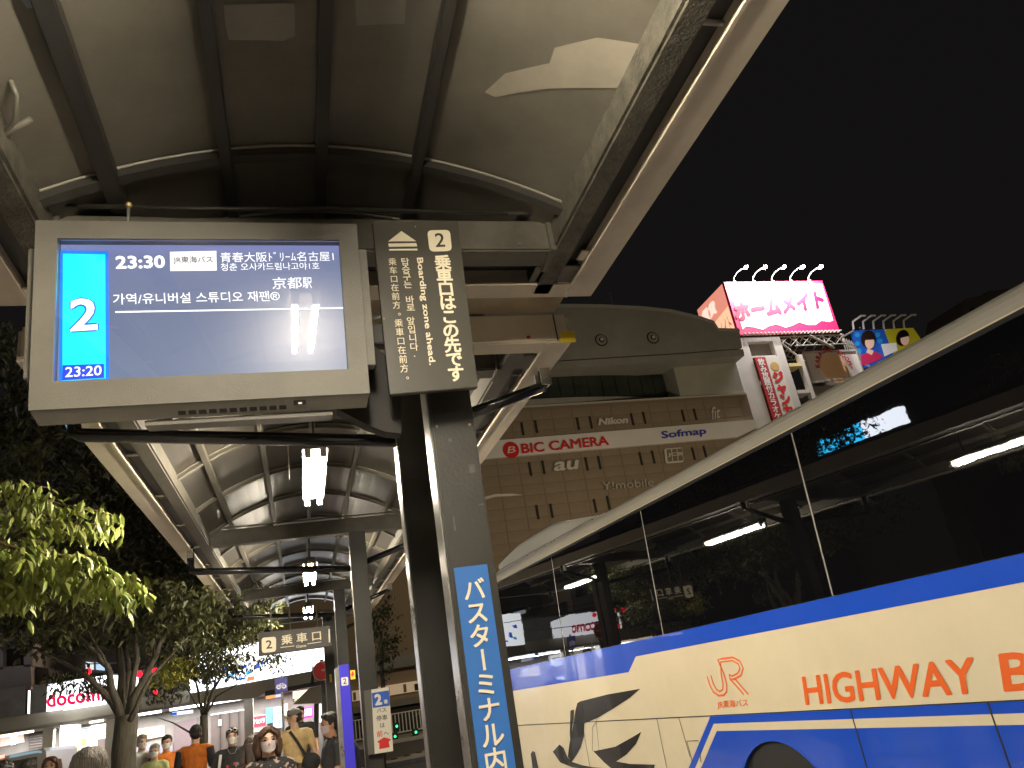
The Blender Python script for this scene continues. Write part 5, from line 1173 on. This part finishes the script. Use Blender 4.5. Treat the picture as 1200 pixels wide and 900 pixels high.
for P, y, k, brt in T_:
    Q = [at(a, b_, y=y) for a, b_ in P]
    if P[0][0] != -30 or True: MB().tube(Q, [.006 - .004 * i / len(Q) for i in range(len(Q))], 5).build('twig', twm, t4, smooth=True)
    for i in range(int(k * 2.6)):
        u = rnd.random() * (len(Q) - 1); j = min(int(u), len(Q) - 2); p = Q[j].lerp(Q[j + 1], u - j) + Vector((rnd.gauss(0, .02), rnd.gauss(0, .09), rnd.gauss(-.02, .035)))
        d = Vector((rnd.uniform(-.6, .75), rnd.uniform(-.7, .5), rnd.uniform(-1.5, -.25))).normalized(); s = rnd.uniform(.065, .115)
        upv = Vector((rnd.uniform(-.8, .8), rnd.uniform(-1.0, .2), 1)).normalized()
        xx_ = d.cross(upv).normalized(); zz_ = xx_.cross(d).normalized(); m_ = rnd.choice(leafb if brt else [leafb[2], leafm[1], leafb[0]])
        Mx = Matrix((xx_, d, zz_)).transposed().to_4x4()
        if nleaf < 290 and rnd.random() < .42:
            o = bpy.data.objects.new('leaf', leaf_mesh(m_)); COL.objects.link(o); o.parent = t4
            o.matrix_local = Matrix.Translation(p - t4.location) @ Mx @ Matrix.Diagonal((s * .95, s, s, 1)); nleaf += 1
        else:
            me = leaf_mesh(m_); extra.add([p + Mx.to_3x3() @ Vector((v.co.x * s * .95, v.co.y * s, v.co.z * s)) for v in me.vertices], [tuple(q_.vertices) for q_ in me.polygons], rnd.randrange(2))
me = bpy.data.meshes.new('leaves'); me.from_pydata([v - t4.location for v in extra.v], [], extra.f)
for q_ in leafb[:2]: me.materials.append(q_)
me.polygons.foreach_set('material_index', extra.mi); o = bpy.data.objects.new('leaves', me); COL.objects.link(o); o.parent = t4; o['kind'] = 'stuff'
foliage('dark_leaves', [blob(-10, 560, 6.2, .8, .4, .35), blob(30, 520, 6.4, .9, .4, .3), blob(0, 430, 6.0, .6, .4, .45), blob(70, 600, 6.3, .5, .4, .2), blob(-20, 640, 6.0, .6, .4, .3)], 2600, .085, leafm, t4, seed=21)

# ---------------------------------------------------------------- people
skinm = mat('skin', (.62, .38, .26), .5); skin2 = mat('skin_orange_lit', (.62, .33, .19), .5)  # second skin has orange light on the forearms put into its colour
def person(label, x, y, facing, h, top, legs, hair=(.02, .015, .012), hairstyle='short', mask=None, arms=None, female=False, yaw=0, extras=(), topcol2=None, sk=None, bald=False, seed=0):
    """one continuous body surface; facing 0 looks at the viewer (-Y), 180 away"""
    k = h / 1.70; sw = .165 if female else .195; sk = sk or skinm
    root = thing('person', label, 'person', (x, y, 0), 'people on the pavement')
    R = Matrix.Rotation(math.radians(facing), 3, 'Z'); o3 = Vector((x, y, 0))
    def L(px, py, pz): return o3 + R @ (Vector((px, py, pz)) * k)     # px to the person's left, -py forward
    seg = []; mb = MB()
    def cap(a, b_, ra, rb, mi):
        a3, b3 = L(*a), L(*b_); mb.tube([a3, b3], [ra * k, rb * k], 10); mb.ell(a3, ra * k, 10, 6); mb.ell(b3, rb * k, 10, 6); seg.append((a3, b3, ra * k, rb * k, mi))
    def el(c, r, mi):
        mb.ell(L(*c), tuple(q_ * k for q_ in r), 14, 10, rot=R); seg.append((L(*c) - Vector((0, 0, r[2] * .35 * k)), L(*c) + Vector((0, 0, r[2] * .35 * k)), min(r[0], r[1]) * k, min(r[0], r[1]) * k, mi))
    SK, TP, LG, SH = 0, 1, 2, 3
    el((0, 0, 1.24), (sw * .86, .115, .22), TP); el((0, .005, 1.34), (sw * .98, .11, .12), TP); el((0, 0, 1.04), (.15, .11, .14), TP); el((0, .01, .92), (.165, .12, .12), LG)
    cap((-sw * .8, .01, 1.40), (sw * .8, .01, 1.40), .062, .062, TP)
    cap((0, .012, 1.40), (0, -.002, 1.52), .058, .052, SK)
    for s in (-1, 1):
        cap((s * .09, .01, .90), (s * .10, -.01, .50), .085, .058, LG); cap((s * .10, -.01, .50), (s * .10, .02, .09), .055, .04, LG)
        cap((s * .10, .03, .045), (s * .11, -.13, .035), .045, .04, SH)
        A = (arms or {}).get(s, ((s * (sw + .05), .02, 1.12), (s * (sw + .06), -.06, .87)))
        e, w = A; sh = (s * (sw + .005), .01, 1.385)
        mid = tuple(sh[i] * .35 + e[i] * .65 for i in range(3))
        cap(sh, mid, .055, .048, TP); cap(mid, e, .042, .038, SK); cap(e, w, .038, .027, SK)
        ev, wv_ = Vector(e), Vector(w); d = (wv_ - ev).normalized(); sd = d.cross(Vector((0, 0, 1))); sd = sd.normalized() if sd.length > .1 else Vector((0, 1, 0))
        pm = wv_ + d * .05; cap(tuple(wv_ + d * .02), tuple(pm + d * .02), .027, .03, SK)
        for i, ln in enumerate((.058, .066, .062, .048)):
            b1 = pm + d * .03 + sd * (i - 1.5) * .018; b2 = b1 + d * ln * .55 + Vector((0, -.008, -.004)); b3 = b2 + d * ln * .4 + Vector((0, -.014, -.012))
            cap(tuple(b1), tuple(b2), .0095, .009, SK); cap(tuple(b2), tuple(b3), .009, .0075, SK)
        tb = wv_ + d * .03 + sd * -.03; cap(tuple(tb), tuple(tb + d * .04 - sd * .022), .011, .009, SK)
    # head
    Y = Matrix.Rotation(math.radians(yaw), 3, 'Z'); hc = Vector((0, -.012, 1.595))
    def Hd(v): return tuple(hc + Y @ Vector(v))
    el(Hd((0, .005, .02)), (.074, .092, .092), SK); el(Hd((0, -.018, -.045)), (.056, .066, .066), SK)
    cap(Hd((0, -.083, .012)), Hd((0, -.098, -.022)), .009, .013, SK); cap(Hd((-.03, -.080, .022)), Hd((.03, -.080, .022)), .012, .012, SK)
    cap(Hd((-.016, -.082, -.058)), Hd((.016, -.082, -.058)), .008, .008, SK)
    for s in (-1, 1): cap(Hd((s * .074, .008, .012)), Hd((s * .074, .012, -.022)), .012, .008, SK)
    ob = mb.build('body', [sk, top, legs, slot], None)
    md = ob.modifiers.new('r', 'REMESH'); md.mode = 'VOXEL'; md.voxel_size = .012; sm_ = ob.modifiers.new('s', 'SMOOTH'); sm_.iterations = 2; sm_.factor = .5
    dg = bpy.context.evaluated_depsgraph_get(); me = bpy.data.meshes.new_from_object(ob.evaluated_get(dg)); bpy.data.objects.remove(ob)
    me.materials.clear(); [me.materials.append(q_) for q_ in (sk, top, legs, slot)]
    import numpy as np
    n = len(me.polygons); C = np.empty(n * 3); me.polygons.foreach_get('center', C); C = C.reshape(-1, 3); best = np.full(n, 1e9); mi = np.zeros(n, int)
    for a3, b3, ra, rb, m_ in seg:
        a = np.array(a3); b_ = np.array(b3); ab = b_ - a; t = np.clip(((C - a) @ ab) / max(ab @ ab, 1e-9), 0, 1); d = np.linalg.norm(C - (a + t[:, None] * ab), axis=1) - (ra + (rb - ra) * t)
        w = d < best; best[w] = d[w]; mi[w] = m_
    me.polygons.foreach_set('material_index', mi); me.polygons.foreach_set('use_smooth', [True] * n)
    me.transform(Matrix.Translation(-o3)); ob = bpy.data.objects.new('body', me); COL.objects.link(ob); ob.parent = root
    HR = R @ Y
    def hw(v): return o3 + R @ (Vector(Hd(v)) * k)
    hm = mat('hair_%d_%d' % (int(hair[0] * 1000), int(hair[1] * 1000)), hair, .55, var=.35, vscale=60, bump=.6, bscale=140, stretch=(1, 1, .2))
    def soft(mbx, name, m_, vox=.010, par=root):
        o = mbx.build(name, m_, None); r = o.modifiers.new('r', 'REMESH'); r.mode = 'VOXEL'; r.voxel_size = vox
        dg = bpy.context.evaluated_depsgraph_get(); me = bpy.data.meshes.new_from_object(o.evaluated_get(dg)); bpy.data.objects.remove(o)
        me.materials.clear(); me.materials.append(m_); me.polygons.foreach_set('use_smooth', [True] * len(me.polygons))
        for v in me.vertices:
            q_ = v.co; v.co = q_ + (q_ - hw((0, 0, 0))).normalized() * .007 * mnoise.noise(Vector((q_.x * 90, q_.y * 90, q_.z * 22)))
        me.transform(Matrix.Translation(-o3)); o = bpy.data.objects.new(name, me); COL.objects.link(o); o.parent = par; return o
    hb = MB(); sc3 = lambda r: tuple(q_ * k for q_ in r)
    if hairstyle == 'bob':
        hb.ell(hw((0, .022, .038)), sc3((.080, .092, .076)), 16, 10, rot=HR); hb.ell(hw((0, -.058, .088)), sc3((.056, .030, .026)), 12, 8, rot=HR)
        for s in (-1, 1):
            hb.tube([hw((s * .05, -.055, .085)), hw((s * .078, -.03, .03)), hw((s * .083, -.005, -.06)), hw((s * .080, .0, -.118))], [.02 * k, .020 * k, .026 * k, .016 * k], 10)
            hb.tube([hw((s * .055, .06, .06)), hw((s * .075, .06, -.05)), hw((s * .07, .05, -.14))], [.05 * k, .05 * k, .03 * k], 10)
            hb.tube([hw((s * .005, -.078, .098)), hw((s * .04, -.088, .065)), hw((s * .066, -.07, .03))], [.016 * k, .016 * k, .01 * k], 8)
        hb.tube([hw((0, .08, .05)), hw((0, .085, -.05)), hw((0, .07, -.13))], [.06 * k, .055 * k, .03 * k], 10)
    elif hairstyle == 'wavy':
        hb.ell(hw((0, .015, .042)), sc3((.095, .108, .09)), 16, 10, rot=HR)
        for s in (-1, 1): hb.tube([hw((s * .07, -.01, .04)), hw((s * .10, 0, -.06)), hw((s * .10, .01, -.16)), hw((s * .09, 0, -.23))], [.04 * k, .045 * k, .04 * k, .02 * k], 10)
        hb.tube([hw((0, .08, .04)), hw((0, .10, -.12)), hw((0, .09, -.22))], [.07 * k, .06 * k, .03 * k], 10)
    else:
        hb.ell(hw((0, .020, .048)), sc3((.083, .096, .080)), 16, 10, rot=HR); hb.ell(hw((0, .05, -.005)), sc3((.074, .062, .062)), 12, 8, rot=HR)
        hb.ell(hw((0, -.045, .088)), sc3((.06, .045, .03)), 12, 8, rot=HR)
        for s in (-1, 1): hb.ell(hw((s * .064, .0, .02)), sc3((.018, .035, .035)), 8, 6, rot=HR)
    if not bald: soft(hb, 'hair', hm)
    for s in (-1, 1):
        e = MB().ell(hw((s * .030, -.079, .006)), sc3((.016, .009, .008)), 10, 6, rot=HR).build('eye', mat('eye_dark', (.02, .012, .01), .2), root, smooth=True)
        MB().tube([hw((s * .014, -.091, .026)), hw((s * .032, -.090, .031)), hw((s * .050, -.082, .026))], [.003 * k, .0035 * k, .002 * k], 6).build('eyebrow', hm, root)
    if mask:
        mm = MB(); n_, m_ = 14, 9; vs = []; fs = []
        for i in range(m_ + 1):
            for j in range(n_ + 1):
                u = (j / n_ - .5) * 2; v = i / m_; a = u * 1.25
                wd = .072 - .012 * v; dp = .105 - .012 * v - .03 * (1 - abs(1 - 2 * v)) * 0
                vs.append(hw((wd * math.sin(a), -dp * math.cos(a) * (1.0 - .12 * abs(v - .35)) + .004, -.002 + (1 - abs(u)) * .006 - v * (.092 - .03 * abs(u)))))
        for i in range(m_):
            for j in range(n_): a = i * (n_ + 1) + j; fs.append((a, a + 1, a + n_ + 2, a + n_ + 1))
        mm.add(vs, fs); mk = mm.build('face_mask', mask, root, smooth=True)
        for s in (-1, 1): MB().tube([hw((s * .069, -.03, -.02)), hw((s * .080, .0, .0)), hw((s * .076, .015, -.005))], .0018 * k, 5).build('ear_loop', mask, mk)
    else:
        MB().ell(hw((0, -.088, -.058)), sc3((.022, .008, .006)), 10, 6, rot=HR).build('mouth', mat('lips', (.45, .16, .13), .4), root, smooth=True)
    return root, L, hw, R, HR, k
cloth = lambda n, c, **q_: mat('cloth_' + n, c, .85, bump=1.0, bscale=11, var=.22, vscale=14, stretch=(1, 1, .45), **q_)
def floral():
    m_ = cloth('floral_x', (.03, .028, .028)); m_ = m_.copy(); t = m_.node_tree; b = t.nodes['Principled BSDF']
    tc = t.nodes.new('ShaderNodeTexCoord'); v = t.nodes.new('ShaderNodeTexNoise'); v.inputs['Scale'].default_value = 26; v.inputs['Detail'].default_value = 1; t.links.new(tc.outputs['Object'], v.inputs['Vector'])
    r = t.nodes.new('ShaderNodeValToRGB'); r.color_ramp.elements[0].position = .38; r.color_ramp.elements[0].color = (.34, .26, .22, 1); r.color_ramp.elements[1].position = .44; r.color_ramp.elements[1].color = (.018, .016, .018, 1)
    t.links.new(v.outputs['Fac'], r.inputs[0]); t.links.new(r.outputs[0], b.inputs['Base Color']); return m_
flo = floral(); blackc = cloth('black', (.02, .019, .02)); dkg = cloth('dark_grey', (.045, .045, .05)); oran = cloth('orange', (.62, .17, .02)); tan = cloth('tan', (.58, .42, .20)); whc = cloth('white', (.6, .58, .55)); navyc = cloth('navy', (.03, .035, .06)); brn = cloth('brown', (.10, .06, .04))
maskw = mat('mask_lilac', (.66, .56, .58), .7, bump=.3, bscale=60); maskp = mat('mask_white', (.72, .70, .66), .7)
yw = 6.9
p1 = person('woman with brown bob and lilac mask in a black floral blouse', at(314, 866, y=yw).x, yw, 8, (at(314, 849, y=yw).z - .02), flo, blackc, hair=(.095, .048, .028), hairstyle='bob', mask=maskw, female=True)
yg = 12.0
p2 = person('person in black tee and white mask with white goggles on dark hair', at(272, 862, y=yg).x, yg, 5, at(273, 853, y=yg).z - .01, blackc, navyc, mask=maskp, arms={1: ((.26, -.03, 1.14), (.10, -.24, 1.10)), -1: ((-.27, -.02, 1.12), (-.16, -.22, 1.02))})
r_, L, hw, R, HR, k = p2
for s in (-1, 1):
    MB().ell(hw((s * .036, -.090, .088)), (.032, .022, .026), 12, 8, rot=HR).build('goggle', mat('goggle_white', (.8, .8, .78), .3), r_, smooth=True)
    MB().ell(hw((s * .036, -.108, .088)), (.021, .008, .016), 10, 6, rot=HR).build('goggle_lens', glass, r_, smooth=True)
MB().strip([L(-.15, -.118, 1.40), L(-.17, -.128, 1.25), L(-.19, -.12, 1.05)], .035, R @ Vector((0, -1, 0)), R @ Vector((0, .004, 0))).build('bag_strap', whc, r_)
for i in range(9):
    a = random.uniform(-.07, .07); z_ = random.uniform(1.10, 1.28); w_ = random.uniform(.012, .03)
    MB().prism([L(a - w_, -.124, z_ - w_), L(a + w_, -.124, z_ - w_ * .6), L(a + w_ * .4, -.124, z_ + w_), L(a - w_, -.124, z_ + w_ * .7)], R @ Vector((0, .012, 0))).build('shirt_print', mat('print_red', (.5, .07, .04), .7) if i % 3 else mat('print_grey', (.35, .3, .3), .7), r_)
MB().tube([L(-.06, -.06, 1.45), L(-.03, -.115, 1.39), L(.03, -.115, 1.39), L(.06, -.06, 1.45)], .006, 6).build('necklace', M['steel'], r_)
p3 = person('person in a bright orange vest over black sleeves, seen from behind', at(229, 870, y=13.2).x, 13.2, 168, at(228, 851, y=13.2).z, oran, navyc, yaw=25)
p4_ = person('person in an orange vest and mask facing left of the other orange vest', at(195, 872, y=15).x, 15, 20, at(193, 863, y=15).z, oran, blackc, mask=maskp, yaw=-25)
for (r_, L, hw, R, HR, k) in (p3, p4_):
    for s in (-1, 1): MB().tube([L(s * .195, .01, 1.40), L(s * .22, .015, 1.28), L(s * .235, .02, 1.16)], [.062 * k, .057 * k, .052 * k], 10).build('black_sleeve', blackc, r_, smooth=True)
yt_ = 12.5
p5_ = person('man in tan tee and grey cap walking away with a black shoulder bag', at(345, 850, y=yt_).x, yt_, 200, at(345, 832, y=yt_).z, tan, brn, yaw=60, arms={1: ((.25, .02, 1.13), (.27, -.04, .90)), -1: ((-.26, .03, 1.12), (-.25, -.02, .88))})
r_, L, hw, R, HR, k = p5_
cp = MB().ell(hw((0, .01, .065)), tuple(q_ * k for q_ in (.092, .104, .062)), 14, 8, rot=HR).build('cap', cloth('cap', (.16, .15, .14)), r_, smooth=True)
MB().prism([hw((.06, -.06, .06)), hw((-.06, -.06, .06)), hw((-.05, -.15, .045)), hw((.05, -.15, .045))], (0, 0, .006)).build('cap_peak', cloth('cap', (.16, .15, .14)), cp)
MB().strip([L(.10, .10, 1.44), L(.02, .145, 1.30), L(-.08, .15, 1.12), L(-.14, .15, 1.0)], .035, R @ Vector((0, 1, 0)), R @ Vector((0, -.006, 0))).build('bag_strap', blackc, r_)
sb = thing('shoulder_bag', 'black shoulder bag hanging behind the man in the tan tee', 'bag', L(-.17, .17, .95)); MB().ell(L(-.15, .17, 1.02), (.14, .06, .12), 14, 8, rot=R).build('bag_body', blackc, sb, smooth=True)
p6 = person('dark-clothed person with short hair beyond the man in tan', at(352, 840, y=16).x, 16, 0, at(352, 829, y=16).z, blackc, blackc, yaw=20)
ym = 8.4
p7 = person('man in dark grey shirt with a backpack, partly behind the blue pillar', at(384, 860, y=ym).x + .04, ym + .2, -75, at(384, 838, y=ym).z + .01, dkg, blackc, mask=maskw, sk=skin2, arms={1: ((.24, -.02, 1.14), (.12, -.27, 1.20)), -1: ((-.24, -.04, 1.14), (-.10, -.30, 1.16))})
r_, L, hw, R, HR, k = p7
bk = thing('backpack', 'dark backpack on the man in the grey shirt', 'backpack', L(0, .2, 1.2)); MB().ell(L(0, .19, 1.22), (.14, .10, .20), 14, 10, rot=R).build('bag_body', navyc, bk, smooth=True)
ph_ = thing('phone', 'small dark phone held up by the man in the grey shirt', 'phone', L(0, -.34, 1.2)); MB().prism([L(-.035, -.37, 1.17), L(.035, -.37, 1.17), L(.035, -.36, 1.30), L(-.035, -.36, 1.30)], R @ Vector((0, -.008, 0))).build('case', glass, ph_)
yo_ = 4.3
p8 = person('grey-haired person close by, only the crown of the head in view', at(105, 890, y=yo_).x, yo_, 175, at(105, 877.5, y=yo_).z - .01, blackc, blackc, hair=(.14, .12, .095))
p9 = person('long-haired person with grey-brown hair just left of the woman in floral', at(297, 880, y=8.6).x, 8.6, 175, at(296, 864, y=8.6).z, brn, blackc, hair=(.16, .12, .10), hairstyle='wavy', female=True)
p10 = person('small distant woman with brown hair near the minibus', at(60, 893, y=12).x, 12, 0, at(60, 887, y=12).z, dkg, blackc, hair=(.12, .05, .03), hairstyle='bob', female=True)
p11 = person('dark-haired person whose head top shows by the minibus', at(33, 897, y=10).x, 10, 170, at(33, 891, y=10).z, blackc, blackc)
p12 = person('person in a white jacket right of the big trunk', at(166, 880, y=15.2).x, 15.2, 30, at(166, 862, y=15.2).z, whc, dkg, hair=(.3, .28, .25), mask=maskp)
p13 = person('dark-haired person at the very left corner', at(4, 899, y=8).x, 8, 180, at(3, 894, y=8).z, blackc, blackc)
p14 = person('person in a pale yellow-green top between the white jacket and the vest', at(181, 886, y=14.6).x, 14.6, 0, at(181, 873, y=14.6).z, cloth('lime', (.42, .45, .20)), dkg, hair=(.35, .33, .3), mask=maskp, female=True)

# ---------------------------------------------------------------- billboard across the square, seen only as a reflection in the coach windows
def mirror_at(px, py, X):
    h = PBs.hit(px, py, .012); d = (h - CAM).normalized(); r = d - 2 * d.dot(PBs.n) * PBs.n; return h + r * ((X - h.x) / r.x)
rbq = [mirror_at(*p, -22) for p in ((968, 556), (1008, 540), (1030, 500), (1000, 510))]
rbb = thing('roof_billboard', 'cyan and white billboard mirrored in the upper coach window', 'billboard', tuple(sum(rbq, Vector()) / 4))
q1, q2, q3, q4_ = rbq
def bq(u, v, l=0): return Vector((-22 + l, q1.y + (q2.y - q1.y) * u, q1.z + (q4_.z - q1.z) * v))
yA, yB = max(p.y for p in rbq), mirror_at(1064, 500, -22).y
zA, zB = min(p.z for p in rbq[:2]), max(rbq[2].z, rbq[3].z) + .4
yM = rbq[1].y * .5 + rbq[2].y * .5
MB().box(-22.3, -22, min(yM, yA), max(yM, yA), zA, zB).build('cyan_half', em('bb_cyan', (.03, .55, 1), 14), rbb)
MB().box(-22.3, -22, min(yM, yB), max(yM, yB), (zA + zB) / 2, zB).build('white_half', em('bb_white', (.85, .9, 1), 14), rbb)
MB().box(-22.3, -22, min(yM, yB), max(yM, yB), zA, (zA + zB) / 2 - .01).build('blue_half', em('bb_blue', (.02, .04, .9), 7), rbb)
MB().box(-24, -22.31, min(yB, yA), max(yB, yA), -.1, zA - .2).build('support_building', ltd, rbb)
